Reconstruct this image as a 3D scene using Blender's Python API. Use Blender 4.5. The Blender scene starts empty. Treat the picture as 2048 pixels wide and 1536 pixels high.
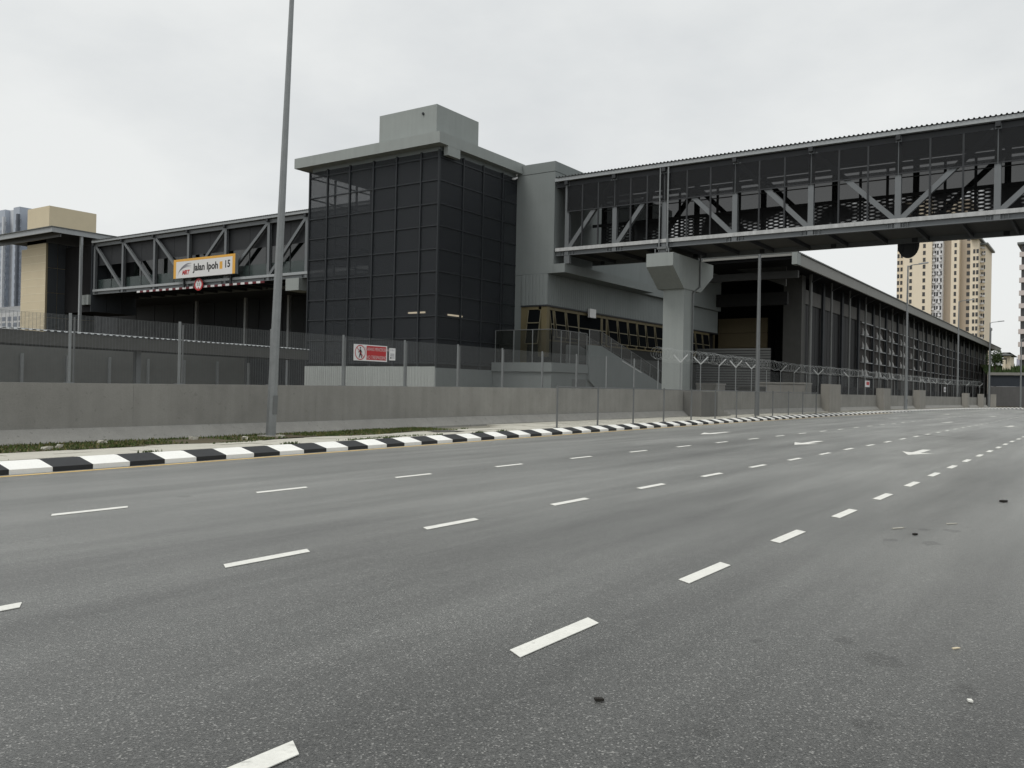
import bpy, math, random
import numpy as np
from mathutils import Vector, Matrix
random.seed(7)
S=bpy.context.scene
COL=S.collection
# ------------------------------------------------------------------ camera
# world: X = u along the road, Y = v from the road towards the station, Z up
F=1740.;CX,CY=1024.,768.;H=1.6
def _n(a): return a/np.linalg.norm(a)
UA=_n(np.array([(2220-CX)/F,(800-CY)/F,1.]))
_v=np.array([(-1520-CX)/F,(725-CY)/F,1.]); VA=_n(_v-UA*_v.dot(UA))
NA=np.cross(UA,VA)
if NA[1]>0: NA=-NA
def at(x,y,u=None,v=None,z=None):
    d=np.array([(x-CX)/F,(y-CY)/F,1.]); r=np.array([d@UA,d@VA,d@NA])
    t=(u/r[0] if u is not None else v/r[1] if v is not None else (z-H)/r[2])
    return Vector((t*r[0],t*r[1],H+t*r[2]))
def proj(u,v,z):
    c=UA*u+VA*v+NA*(z-H); return CX+F*c[0]/c[2],CY+F*c[1]/c[2]
def solve_u(x,vf,z=1.,lo=10,hi=160):
    # first u along the curve v=vf(u) that is seen at photo column x
    u=lo
    while u<hi:
        if proj(u,vf(u),z)[0]>=x: return u
        u+=.05
    return hi
cam=bpy.data.cameras.new('camera'); co=bpy.data.objects.new('camera',cam); COL.objects.link(co)
r=Vector((UA[0],VA[0],NA[0])); d=Vector((UA[1],VA[1],NA[1])); f=Vector((UA[2],VA[2],NA[2]))
co.matrix_world=Matrix(((r.x,-d.x,-f.x,0),(r.y,-d.y,-f.y,0),(r.z,-d.z,-f.z,H),(0,0,0,1)))
cam.sensor_width=36; cam.lens=36*F/2048; cam.clip_end=6000; cam.clip_start=.05
S.camera=co
S.render.resolution_x=1024; S.render.resolution_y=768
# ------------------------------------------------------------------ sky, sun, exposure
SUN_EL,SUN_AZ=math.radians(58),math.radians(158)   # azimuth of the sun measured from +X towards +Y
W=bpy.data.worlds.new('World'); S.world=W; W.use_nodes=True
nt=W.node_tree; nt.nodes.clear()
def N(nt,t,**k):
    n=nt.nodes.new(t)
    for a,b in k.items(): setattr(n,a,b)
    return n
sky=N(nt,'ShaderNodeTexSky',sky_type='NISHITA',sun_disc=False,sun_elevation=SUN_EL,sun_rotation=math.radians(90)-SUN_AZ)
sky.air_density=1.; sky.dust_density=4.
tc=N(nt,'ShaderNodeTexCoord'); mp=N(nt,'ShaderNodeMapping'); mp.inputs['Scale'].default_value=(1,1,2.2)
nz=N(nt,'ShaderNodeTexNoise'); nz.inputs['Scale'].default_value=1.9; nz.inputs['Detail'].default_value=7; nz.inputs['Roughness'].default_value=.55
cr=N(nt,'ShaderNodeValToRGB'); cr.color_ramp.elements[0].position=.26; cr.color_ramp.elements[0].color=(6.7,6.95,7.1,1)
cr.color_ramp.elements[1].position=.60; cr.color_ramp.elements[1].color=(8.7,8.85,8.75,1)
mx=N(nt,'ShaderNodeMixRGB'); mx.inputs[0].default_value=.94
bg=N(nt,'ShaderNodeBackground'); bg.inputs['Strength'].default_value=.1
wo=N(nt,'ShaderNodeOutputWorld')
L=nt.links.new
L(tc.outputs['Generated'],mp.inputs[0]); L(mp.outputs[0],nz.inputs['Vector']); L(nz.outputs['Fac'],cr.inputs[0])
L(sky.outputs[0],mx.inputs[1]); L(cr.outputs[0],mx.inputs[2]); L(mx.outputs[0],bg.inputs[0]); L(bg.outputs[0],wo.inputs[0])
sl=bpy.data.lights.new('sun','SUN'); sl.energy=1.3; sl.angle=math.radians(22); sl.color=(1,.97,.92)
so=bpy.data.objects.new('sun',sl); COL.objects.link(so)
sd=Vector((math.cos(SUN_AZ)*math.cos(SUN_EL),math.sin(SUN_AZ)*math.cos(SUN_EL),math.sin(SUN_EL)))
so.rotation_euler=sd.to_track_quat('Z','Y').to_euler(); so.location=sd*100
S.view_settings.view_transform='Standard'; S.view_settings.look='None'; S.view_settings.gamma=1; S.view_settings.exposure=0
S.view_settings.use_curve_mapping=False
S.cycles.transparent_max_bounces=24
# ------------------------------------------------------------------ materials
MT={}
def mat(name,col,rough=.8,metal=0,var=.12,scale=1.5,fine=.06,fscale=40,streak=0,bump=0,bscale=30,trans=0,emit=0,spec=.3,spots=0):
    if name in MT: return MT[name]
    m=bpy.data.materials.new(name); m.use_nodes=True; t=m.node_tree; t.nodes.clear(); l=t.links.new
    out=N(t,'ShaderNodeOutputMaterial'); p=N(t,'ShaderNodeBsdfPrincipled')
    p.inputs['Roughness'].default_value=rough; p.inputs['Metallic'].default_value=metal; p.inputs['Specular IOR Level'].default_value=spec
    g=N(t,'ShaderNodeNewGeometry'); cur=None
    def layer(val,amt,cur):
        # cur * (1 + amt*(2*val-1))
        ma=N(t,'ShaderNodeMath',operation='MULTIPLY_ADD'); ma.inputs[1].default_value=2*amt; ma.inputs[2].default_value=1-amt
        l(val,ma.inputs[0])
        if cur is None: return ma.outputs[0]
        mm=N(t,'ShaderNodeMath',operation='MULTIPLY'); l(cur,mm.inputs[0]); l(ma.outputs[0],mm.inputs[1]); return mm.outputs[0]
    def noise(sc,vec=None,det=4):
        n=N(t,'ShaderNodeTexNoise'); n.inputs['Scale'].default_value=sc; n.inputs['Detail'].default_value=det; n.inputs['Roughness'].default_value=.6
        l(vec or g.outputs['Position'],n.inputs['Vector']); return n.outputs['Fac']
    if var: cur=layer(noise(scale),var,cur)
    if fine: cur=layer(noise(fscale,det=2),fine,cur)
    if streak:
        mpn=N(t,'ShaderNodeMapping'); mpn.inputs['Scale'].default_value=(2.2,2.2,.12); l(g.outputs['Position'],mpn.inputs[0])
        cur=layer(noise(1.6,mpn.outputs[0]),streak,cur)
    if spots:
        n=noise(9,det=3); rr=N(t,'ShaderNodeValToRGB'); rr.color_ramp.elements[0].position=.3; rr.color_ramp.elements[0].color=(0,0,0,1); rr.color_ramp.elements[1].position=.36; rr.color_ramp.elements[1].color=(.5,.5,.5,1)
        l(n,rr.inputs[0]); cur=layer(rr.outputs[0],spots,cur)
    if cur is not None:
        mc=N(t,'ShaderNodeMixRGB',blend_type='MULTIPLY'); mc.inputs[0].default_value=1; mc.inputs[1].default_value=(*col,1); l(cur,mc.inputs[2]); l(mc.outputs[0],p.inputs['Base Color'])
    else: p.inputs['Base Color'].default_value=(*col,1)
    if bump:
        b=N(t,'ShaderNodeBump'); b.inputs['Strength'].default_value=bump; b.inputs['Distance'].default_value=.02; l(noise(bscale),b.inputs['Height']); l(b.outputs[0],p.inputs['Normal'])
    if emit: p.inputs['Emission Color'].default_value=(*col,1); p.inputs['Emission Strength'].default_value=emit
    sh=p.outputs[0]
    if trans:
        tr=N(t,'ShaderNodeBsdfTransparent'); ms=N(t,'ShaderNodeMixShader'); ms.inputs[0].default_value=trans; l(sh,ms.inputs[1]); l(tr.outputs[0],ms.inputs[2]); sh=ms.outputs[0]
    l(sh,out.inputs[0]); MT[name]=m; return m
def asphalt():
    m=bpy.data.materials.new('asphalt'); m.use_nodes=True; t=m.node_tree; l=t.links.new
    p=t.nodes['Principled BSDF']; p.inputs['Roughness'].default_value=.42; p.inputs['Specular IOR Level'].default_value=.5; p.inputs['Sheen Weight'].default_value=.55; p.inputs['Sheen Roughness'].default_value=.28; p.inputs['Sheen Tint'].default_value=(.95,.95,.9,1)
    g=N(t,'ShaderNodeNewGeometry')
    vo=N(t,'ShaderNodeTexVoronoi'); vo.inputs['Scale'].default_value=120; l(g.outputs['Position'],vo.inputs['Vector'])
    sp=N(t,'ShaderNodeSeparateColor'); l(vo.outputs['Color'],sp.inputs[0])
    r1=N(t,'ShaderNodeValToRGB'); e=r1.color_ramp.elements; e[0].position=0; e[0].color=(.016,.017,.016,1); e[1].position=.92; e[1].color=(.092,.093,.089,1)
    x=e.new(.97); x.color=(.27,.268,.255,1)
    l(sp.outputs[0],r1.inputs[0])
    def nz(sc,map=None,det=4):
        n=N(t,'ShaderNodeTexNoise'); n.inputs['Scale'].default_value=sc; n.inputs['Detail'].default_value=det; n.inputs['Roughness'].default_value=.6
        if map:
            mm=N(t,'ShaderNodeMapping'); mm.inputs['Scale'].default_value=map; l(g.outputs['Position'],mm.inputs[0]); l(mm.outputs[0],n.inputs['Vector'])
        else: l(g.outputs['Position'],n.inputs['Vector'])
        return n.outputs['Fac']
    def ramp(v,a,b,c0,c1):
        q=N(t,'ShaderNodeMapRange'); q.inputs[1].default_value=a; q.inputs[2].default_value=b; q.inputs[3].default_value=c0; q.inputs[4].default_value=c1; l(v,q.inputs[0]); return q.outputs[0]
    fs=[ramp(nz(1,(.06,.75,1)),.32,.68,.62,1.22), ramp(nz(.35,(.35,1,1)),.35,.65,.84,1.12), ramp(nz(9),.3,.7,.88,1.1), ramp(nz(1.1,(.5,1.3,1)),.27,.36,.8,1.0)]
    cur=r1.outputs[0]
    for v in fs:
        mc=N(t,'ShaderNodeMixRGB',blend_type='MULTIPLY'); mc.inputs[0].default_value=1; l(cur,mc.inputs[1]); l(v,mc.inputs[2]); cur=mc.outputs[0]
    pm=N(t,'ShaderNodeMath',operation='MULTIPLY'); l(fs[0],pm.inputs[0]); l(fs[1],pm.inputs[1])
    pm2=N(t,'ShaderNodeMath',operation='MULTIPLY'); l(pm.outputs[0],pm2.inputs[0]); pm2.inputs[1].default_value=.76; l(pm2.outputs[0],p.inputs['Sheen Weight'])
    l(cur,p.inputs['Base Color'])
    b=N(t,'ShaderNodeBump'); b.inputs['Strength'].default_value=.35; b.inputs['Distance'].default_value=.006; l(vo.outputs['Distance'],b.inputs['Height']); l(b.outputs[0],p.inputs['Normal'])
    return m
M_ASPH=asphalt()
def moire_screen(name,col):
    # dark mesh sheet: moire light streaks put into its transparency, in patches
    m=bpy.data.materials.new(name); m.use_nodes=True; t=m.node_tree; l=t.links.new
    p=t.nodes['Principled BSDF']; p.inputs['Base Color'].default_value=(*col,1); p.inputs['Roughness'].default_value=.6
    g=N(t,'ShaderNodeNewGeometry'); s=N(t,'ShaderNodeSeparateXYZ'); l(g.outputs['Position'],s.inputs[0])
    cb=N(t,'ShaderNodeCombineXYZ'); l(s.outputs[1],cb.inputs[0]); l(s.outputs[2],cb.inputs[1])
    def co(src,k):
        m1=N(t,'ShaderNodeMath',operation='MULTIPLY'); m1.inputs[1].default_value=2*math.pi/k; l(src,m1.inputs[0])
        m2=N(t,'ShaderNodeMath',operation='COSINE'); l(m1.outputs[0],m2.inputs[0]); return m2.outputs[0]
    pr=N(t,'ShaderNodeMath',operation='MULTIPLY'); l(co(s.outputs[1],.75),pr.inputs[0]); l(co(s.outputs[2],.24),pr.inputs[1])
    nn=N(t,'ShaderNodeTexNoise'); nn.inputs['Scale'].default_value=.35; nn.inputs['Detail'].default_value=1; l(g.outputs['Position'],nn.inputs['Vector'])
    nr=N(t,'ShaderNodeMapRange'); nr.inputs[1].default_value=.47; nr.inputs[2].default_value=.62; nr.inputs[3].default_value=.0; nr.inputs[4].default_value=.5; l(nn.outputs['Fac'],nr.inputs[0])
    mu=N(t,'ShaderNodeMath',operation='MULTIPLY',use_clamp=True); l(pr.outputs[0],mu.inputs[0]); l(nr.outputs[0],mu.inputs[1])
    tr=N(t,'ShaderNodeBsdfTransparent'); ms=N(t,'ShaderNodeMixShader')
    l(mu.outputs[0],ms.inputs[0]); l(p.outputs[0],ms.inputs[1]); l(tr.outputs[0],ms.inputs[2]); l(ms.outputs[0],t.nodes['Material Output'].inputs[0])
    return m
CONC=mat('concrete_wall',(.264,.259,.240),.9,var=.26,scale=.9,fine=.14,streak=.17,bump=.3,spots=.16)
CONC2=mat('concrete_base',(.30,.295,.275),.9,var=.22,scale=2.2,fine=.16,bump=.5,spots=.3)
PAVE=mat('paving',(.52,.505,.44),.9,var=.14,scale=2,fine=.12,fscale=25,bump=.3,spots=.15)
GREYP=mat('grey_render',(.22,.242,.24),.85,var=.08,scale=.6,fine=.05,streak=.08)
GREYP2=mat('grey_render_light',(.31,.335,.325),.85,var=.09,scale=.9,fine=.05,streak=.10)
DARKC=mat('dark_concrete',(.10,.10,.095),.9,var=.15,streak=.1)
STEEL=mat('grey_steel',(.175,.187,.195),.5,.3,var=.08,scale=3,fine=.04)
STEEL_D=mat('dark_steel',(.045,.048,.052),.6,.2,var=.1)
STEEL_L=mat('light_steel',(.36,.38,.39),.5,.2,var=.1,streak=.12)
LEDGE=mat('stained_white_ledge',(.47,.48,.48),.8,var=.25,scale=3,fine=.12,streak=.35)
GALV=mat('galvanised',(.25,.263,.266),.45,.5,var=.18,scale=5,fine=.08,streak=.1)
GALVD=mat('galvanised_dull',(.17,.178,.18),.55,.4,var=.15,scale=5)
SCREEN=mat('tower_screen',(.036,.041,.047),.6,trans=.55,var=.10,scale=.5,fine=.06,fscale=90)
SCREEN_N=mat('bridge_screen',(.010,.0115,.0135),.6,trans=.30,var=.1)
SCREEN_F=mat('far_screen',(.018,.020,.023),.6,trans=.31,var=.1)
SCREEN_O=mat('screen_opaque',(.020,.023,.027),.6,var=.12,scale=.4)
MOIRE=moire_screen('moire_mesh',(.02,.022,.025))
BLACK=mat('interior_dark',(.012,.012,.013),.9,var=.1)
ROOFM=mat('roof_sheet',(.16,.17,.165),.5,.3,var=.12)
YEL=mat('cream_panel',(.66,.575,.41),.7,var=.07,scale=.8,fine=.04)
YEL2=mat('cream_joint',(.78,.71,.55),.7,var=.05)
FRAMEY=mat('shaded_ochre_frame',(.17,.142,.078),.6,var=.1)  # ochre darkened: shade under the footbridge is put into the colour
WHITE=mat('road_white',(.76,.76,.71),.7,var=.14,scale=5,fine=.14,fscale=45,spots=.25)
KW=mat('kerb_white',(.90,.90,.86),.6,var=.10,scale=3,fine=.08,spots=.12)
KB=mat('kerb_black',(.028,.03,.032),.6,var=.3,scale=3,fine=.2,spots=.15)
YLINE=mat('road_yellow',(.66,.47,.19),.7,var=.12,scale=3,fine=.08)
GLASS=mat('dark_glass',(.008,.009,.010),.5,spec=.0,var=0,fine=0)
GLASSG=mat('green_glass',(.055,.075,.072),.15,spec=.4,trans=.3,var=0,fine=0)
RAILG=mat('tinted_rail_glass',(.02,.022,.018),.2,spec=.2,trans=.42,var=0,fine=0)
PW=mat('sign_white',(.72,.72,.72),.4,var=.03,fine=0)
PO=mat('sign_orange',(.75,.40,.06),.4,var=.03,fine=0)
PR=mat('sign_red',(.45,.025,.03),.4,var=.05,fine=0)
PK=mat('sign_black',(.015,.015,.017),.4,var=0,fine=0)
PG=mat('sign_grey',(.24,.24,.27),.4,var=0,fine=0)
TEXTW=mat('sign_lettering',(.62,.50,.50),.4,var=0,fine=0)
TUBE=mat('lit_tube',(1,.86,.62),.5,emit=1.2,var=0,fine=0)
GRASSM=mat('grass',(.065,.095,.025),.8,var=.45,scale=3,fine=.3,fscale=30)
SOIL=mat('soil',(.10,.085,.055),.95,var=.25,scale=3,fine=.2)
LEAF=mat('foliage',(.045,.075,.022),.7,var=.5,scale=1.2,fine=.2)
BARK=mat('bark',(.08,.06,.045),.9)
CREAM=mat('tower_cream',(.86,.76,.60),.9,var=.05,scale=.1,streak=.06)
CREAM_SHADE=mat('tower_cream_shaded',(.55,.475,.385),.9,var=.05,scale=.1)  # darker cream: shade of the tower's side faces put into the colour
TWHITE=mat('tower_white',(.8,.8,.81),.9,var=.05)
TWIN=mat('far_window',(.05,.05,.05),.2,spec=.5,var=.3,scale=.6,fine=0)
BLUEG=mat('tower_bluegrey_haze',(.43,.475,.545),.9,var=.06,scale=.1)  # blue-grey paint with distance haze mixed into the colour
BLUEL=mat('tower_palegrey',(.58,.605,.64),.9,var=.05)
BLUEW=mat('blue_haze_window',(.20,.225,.27),.4,var=.25,scale=.5)  # window colour paled and blued in place of distance haze
PLASTIC=mat('white_hoarding',(.43,.455,.44),.6,var=.08,streak=.12)
RUST=mat('debris_dark',(.02,.018,.015),.8,var=.2)
# ------------------------------------------------------------------ mesh helpers
class MB:
    def __init__(s): s.v=[]; s.f=[]
    def box(s,a,b):
        x0,y0,z0=[min(p,q) for p,q in zip(a,b)]; x1,y1,z1=[max(p,q) for p,q in zip(a,b)]
        i=len(s.v); s.v+=[(x0,y0,z0),(x1,y0,z0),(x1,y1,z0),(x0,y1,z0),(x0,y0,z1),(x1,y0,z1),(x1,y1,z1),(x0,y1,z1)]
        s.f+=[[i+k for k in q] for q in ((3,2,1,0),(4,5,6,7),(0,1,5,4),(1,2,6,5),(2,3,7,6),(3,0,4,7))]; return s
    def beam(s,p,q,w,h,up=(0,0,1)):
        p,q=Vector(p),Vector(q); d=(q-p).normalized(); up=Vector(up)
        if abs(d.dot(up))>.99: up=Vector((1,0,0))
        a=d.cross(up).normalized(); b=a.cross(d).normalized(); i=len(s.v)
        for c in (p,q):
            for sa,sb in ((-1,-1),(1,-1),(1,1),(-1,1)): s.v.append(tuple(c+a*sa*w/2+b*sb*h/2))
        s.f+=[[i+k for k in t] for t in ((0,1,2,3),(7,6,5,4),(0,4,5,1),(1,5,6,2),(2,6,7,3),(3,7,4,0))]; return s
    def ibeam(s,p,q,w,h,up=(0,0,1),t=.03):
        """H-section: web along 'up', flanges at both ends of it"""
        p,q=Vector(p),Vector(q); d=(q-p).normalized(); up=Vector(up); a=d.cross(up).normalized(); b=a.cross(d).normalized()
        s.beam(p,q,t,h-2*t,up)
        for k in (-1,1):
            o=b*k*(h/2-t/2); s.beam(p+o,q+o,w,t,up)
        return s
    def prism(s,pts,axis,a,b):
        """pts 2D in the plane normal to axis ('x': (y,z); 'y': (x,z); 'z': (x,y))"""
        n=len(pts); i=len(s.v)
        for c in (a,b):
            for (p,q) in pts: s.v.append((c,p,q) if axis=='x' else (p,c,q) if axis=='y' else (p,q,c))
        s.f.append([i+k for k in range(n)][::-1]); s.f.append([i+n+k for k in range(n)])
        for k in range(n): s.f.append([i+k,i+(k+1)%n,i+n+(k+1)%n,i+n+k])
        return s
    def quad(s,*p):
        i=len(s.v); s.v+=[tuple(q) for q in p]; s.f.append(list(range(i,i+len(p)))); return s
    def tube(s,pts,r,n=8,cap=True):
        pts=[Vector(p) for p in pts]; i=len(s.v); rs=r if isinstance(r,(list,tuple)) else [r]*len(pts)
        for k,p in enumerate(pts):
            d=(pts[min(k+1,len(pts)-1)]-pts[max(k-1,0)]).normalized(); up=Vector((0,0,1)) if abs(d.z)<.9 else Vector((1,0,0))
            a=d.cross(up).normalized(); b=a.cross(d)
            for j in range(n):
                t=2*math.pi*(j+.5)/n; s.v.append(tuple(p+(a*math.cos(t)+b*math.sin(t))*rs[k]))
        for k in range(len(pts)-1):
            for j in range(n): s.f.append([i+k*n+j,i+k*n+(j+1)%n,i+(k+1)*n+(j+1)%n,i+(k+1)*n+j])
        if cap: s.f.append([i+j for j in range(n)][::-1]); s.f.append([i+(len(pts)-1)*n+j for j in range(n)])
        return s
    def mesh(s,name):
        m=bpy.data.meshes.new(name); m.from_pydata(s.v,[],s.f)
        import bmesh
        bm=bmesh.new(); bm.from_mesh(m); bmesh.ops.recalc_face_normals(bm,faces=bm.faces); bm.to_mesh(m); bm.free()
        return m
def link(o,parent=None):
    COL.objects.link(o)
    if parent is not None:
        o.parent=parent
        if 'wl' in parent: o.matrix_parent_inverse=Matrix.Translation(Vector(parent['wl'])).inverted()
    return o
def obj(name,mb,m,parent=None,kind=None,smooth=False):
    me=mb.mesh(name) if isinstance(mb,MB) else mb
    if not me.materials: me.materials.append(m)
    if smooth:
        for p in me.polygons: p.use_smooth=True
    o=bpy.data.objects.new(name,me)
    if kind: o['kind']=kind
    return link(o,parent)
def tag(o,label,cat,group=None):
    o['label']=label; o['category']=cat
    if group: o['group']=group
    return o
ROOTS=[]
def thing(name,label,cat,loc=(0,0,0),group=None):
    o=bpy.data.objects.new(name,None); o.location=loc; o.empty_display_size=.2; o['wl']=list(map(float,loc)); COL.objects.link(o); ROOTS.append(o)
    return tag(o,label,cat,group)
def struct_root(name,loc=(0,0,0)):
    o=bpy.data.objects.new(name,None); o.location=loc; o['wl']=list(map(float,loc)); o['kind']='structure'; COL.objects.link(o); ROOTS.append(o); return o
def inst(name,me,loc,parent,rot=(0,0,0),scale=(1,1,1)):
    o=bpy.data.objects.new(name,me); o.location=loc; o.rotation_euler=rot; o.scale=scale; return link(o,parent)
def withmat(mb,name,m):
    me=mb.mesh(name); me.materials.append(m); return me
def text_mb(txt,size,origin,xdir,zdir,depth=.004,align='CENTER',shear=0,bold=0,xs=1.):
    cu=bpy.data.curves.new('t','FONT'); cu.body=txt; cu.size=size; cu.align_x=align; cu.align_y='CENTER'; cu.extrude=depth; cu.shear=shear; cu.offset=bold; cu.resolution_u=3
    o=bpy.data.objects.new('t',cu); COL.objects.link(o)
    dg=bpy.context.evaluated_depsgraph_get(); me=bpy.data.meshes.new_from_object(o.evaluated_get(dg))
    bpy.data.objects.remove(o); bpy.data.curves.remove(cu)
    x,z=Vector(xdir),Vector(zdir); n=x.cross(z)
    for v in me.vertices: c=v.co.copy(); v.co=Vector(origin)+x*c.x*xs+z*c.y+n*c.z
    return me
def interp(pts):
    xs=[p[0] for p in pts]; ys=[p[1] for p in pts]
    def g(x):
        return float(np.mean([np.interp(x+k,xs,ys) for k in (-5,-2.5,0,2.5,5)])) if x>-4 else ys[0]
    return g
vk=interp([(-30,14.6),(0,14.65),(7,14.95),(15,15.3),(24,15.85),(36,16.3),(50,16.6),(70,16.9),(88,16.8),(105,16.2),(125,15.2),(138,13.6),(150,10.5),(165,5),(190,-8)])
vw=interp([(-30,19.15),(13,19.15),(30,20.1),(60,20.1),(80,19.4),(100,18.9),(125,17.8),(140,15.8),(152,13.2),(165,8),(190,-5)])
def vs(u): return 0 if u<85 else vk(u)-vk(85)      # bend of the lanes
def heading(g,u): return math.atan2(g(u+.5)-g(u-.5),1.)
VZ=.18
# ------------------------------------------------------------------ ground, road, pavement
gm=MB().quad((-1500,-1500,-.06),(3000,-1500,-.06),(3000,3000,-.06),(-1500,3000,-.06))
o=obj('ground',gm,SOIL,kind='structure')
us=[-60+2.5*i for i in range(101)]
rm=MB()
for a,b in zip(us[:-1],us[1:]): rm.quad((a,-45,0),(b,-45,0),(b,vk(b)+.05,0),(a,vk(a)+.05,0))
road=obj('road',rm,M_ASPH,kind='structure')
# lane dashes, shared meshes
dashm=withmat(MB().box((-.55,-.065,0),(.55,.065,.004)),'lane_dash',WHITE)
def dash_mesh(L,w): return withmat(MB().prism([(-L/2,-w/2),(L/2-.08,-w/2),(L/2,w/2),(-L/2+.08,w/2)],'z',0,.004),'lane_dash',WHITE)
dm=dash_mesh(1.04,.13)
for u0,v0,per in ((5.84,10.2,2.98),(5.31,6.3,2.68),(4.82,2.93,2.46)):
    k=-3
    while True:
        u=u0+per*k+(0 if per>2.5 else (-.21 if k<0 else .06 if k in (1,2) else 0))
        k+=1
        if u>112: break
        if u<-6: continue
        vv=v0+vs(u)+random.uniform(-.015,.015)
        inst('lane_dash',dm,(u,vv,.004),road,(0,0,math.atan2(vs(u+1)-vs(u-1),2)))
ar=[(0,0),(1.25,-.42),(1.12,-.12),(3.0,-.11),(2.9,.12),(1.22,.12),(1.45,.42)]
arm=withmat(MB().prism(ar,'z',0,.004),'lane_arrow',WHITE)
for u,v in ((30.9,12.65),(27.4,8.1),(25.5,4.48),(64.6,12.6),(58.9,8.35),(54.8,4.6),(83.0,8.2),(86,12.2)):
    inst('lane_arrow',arm,(u,v,.004),road)
yl=MB()
for i in range(130):
    a=-14+i; b=a+1
    if a>85: break
    yl.quad((a,vk(a)-.30,.004),(b,vk(b)-.30,.004),(b,vk(b)-.15,.004),(a,vk(a)-.15,.004))
obj('edge_line',yl,YLINE,road)
# worn gutter strip of dust between line and kerb
# tyre skid marks
for pts,w in (([(41.5,7.9),(39.4,6.5),(38.2,5.2),(36.4,4.0)],.30),([(39.8,6.6),(38.6,5.9),(37.4,5.0)],.2),([(36.8,4.2),(35.7,3.5),(34.8,2.7)],.25)):
    mb=MB()
    for (a,b),(c,e) in zip(pts[:-1],pts[1:]): mb.quad((a,b,.0025),(c,e,.0025),(c+w,e+.15,.0025),(a+w,b+.15,.0025))
    obj('skid_mark',mb,mat('skid',(.06,.06,.06),.6,var=.3,scale=4,trans=.45),road)
# oil spots
spotm=mat('oil_spot',(.07,.07,.068),.6,var=.3,scale=8,trans=.87)
for x,y,rx in ((1780,1080,.14),(1860,1087,.16),(1905,1062,.14),(1850,1060,.1),(1763,1322,.16),(1735,1450,.09),(1930,1380,.1),(1515,1282,.05),(1690,1280,.1),(1420,1465,.08),(370,993,.12)):
    c=at(x,y,z=0); mb=MB(); pts=[]
    for k in range(14):
        t=2*math.pi*k/14; q=rx*random.uniform(.55,1.1); pts.append((c.x+math.cos(t)*q*1.1,c.y+math.sin(t)*q*.8,.0022))
    mb.quad(*pts); obj('oil_spot',mb,spotm,road)
# kerb of painted blocks
kerb=struct_root('kerb')
def kprof(m,nm):
    L=.737
    pr=[(0,0),(0,.085),(.41,.19),(.50,.19),(.50,0)]
    mb=MB().prism(pr,'x',0,L); me=mb.mesh(nm); me.materials.append(m); return me
km=[kprof(KW,'kerb_block'),kprof(KB,'kerb_block')]
# phase: a white block starts at photo x=18.7
u=at(18.7,950,v=vk(7.2)).x-.74*20; i=0; rest=[MB(),MB()]
while u<150:
    a=heading(vk,u+.37)
    if u<112: inst('kerb_block',km[i%2],(u,vk(u)+random.uniform(-.006,.006),random.uniform(-.004,.004)),kerb,(0,0,a+random.uniform(-.004,.004)))
    else:
        c,s_=math.cos(a),math.sin(a); q=[]
        for l_ in (0,.74):
            for (y,z) in ((0,0),(0,.085),(.41,.19),(.5,.19)): q.append((u+l_*c-y*s_,vk(u)+l_*s_+y*c,z))
        mb=rest[i%2]
        for k in range(3): mb.quad(q[k],q[k+1],q[k+5],q[k+4])
    u+=.74*math.cos(a); i+=1
for mb,m in zip(rest,(KW,KB)): obj('kerb_run',mb,m,kerb,kind='stuff')
# pavement: base sheet, slabs, grass strip
pv=struct_root('pavement')
mb=MB()
for a,b in zip(us[:-1],us[1:]): mb.quad((a,vk(a)+.48,VZ-.03),(b,vk(b)+.48,VZ-.03),(b,vw(b)+.3,VZ-.03),(a,vw(a)+.3,VZ-.03))
obj('pavement_bed',mb,mat('pave_bed',(.25,.24,.20),.95,var=.25,scale=1.2,fine=.2,spots=.2),pv)
slabs=[withmat(MB().prism([(.02,.02),(1.58,.02),(1.58,.78),(.02,.78)],'z',-.05,0),'paving_slab',PAVE) for _ in range(1)]
for i in range(46):
    for j in range(2):
        u=-9+i*1.6+(.8 if j else 0); a=heading(vk,u+.8)
        if u>62: continue
        inst('paving_slab',slabs[0],(u,vk(u)+.52+j*.80,VZ+.005+random.uniform(-.008,.008)),pv,(random.uniform(-.006,.006),random.uniform(-.004,.004),a))
for i in range(40):                     # second zone of slabs under the chain link fence
    for j in range(2):
        u=26+i*1.6
        if u>80: continue
        inst('paving_slab',slabs[0],(u+(.8 if j else 0),vk(u)+2.12+j*.80,VZ+.003+random.uniform(-.008,.008)),pv,(0,random.uniform(-.004,.004),heading(vk,u)))
# soil bed of the grass strip
mb=MB()
for k in range(60):
    a=-9+.5*k; b=a+.5
    w0,w1=(vk(a)+2.02+.25*math.sin(a*1.3)*(a>11)),(vk(b)+2.02+.25*math.sin(b*1.3)*(b>11))
    if b>23: break
    mb.quad((a,w0,VZ+.012),(b,w1,VZ+.012),(b,19.6,VZ+.012),(a,19.6,VZ+.012))
obj('verge_soil',mb,SOIL,pv)
rg=random.Random(3)
g1=MB(); g2=MB()
def blade(mb,u,v,z,h):
    t=rg.uniform(0,6.28); w=rg.uniform(.012,.028); lx,ly=rg.uniform(-.6,.6)*h,rg.uniform(-.6,.6)*h
    mb.quad((u-math.cos(t)*w,v-math.sin(t)*w,z),(u+math.cos(t)*w,v+math.sin(t)*w,z),(u+lx,v+ly,z+h))
for k in range(26000):
    u=rg.uniform(-6,22.5); lo=vk(u)+2.0+.25*math.sin(u*1.3)*(u>11); v=rg.uniform(lo,19.5)
    dens=.5+.5*math.sin(u*2.1+v*1.7)*math.sin(u*.9-v*2.3)
    if rg.random()>(.8 if u<11.8 else .30+.8*dens): continue
    if 12.2<u<13.6 and v<18.5: continue
    if abs(u-15.5)<.7 and abs(v-18.1)<.5: continue
    blade(g1 if rg.random()<.7 else g2,u,v,VZ+.01,rg.uniform(.02,.075))
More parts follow.
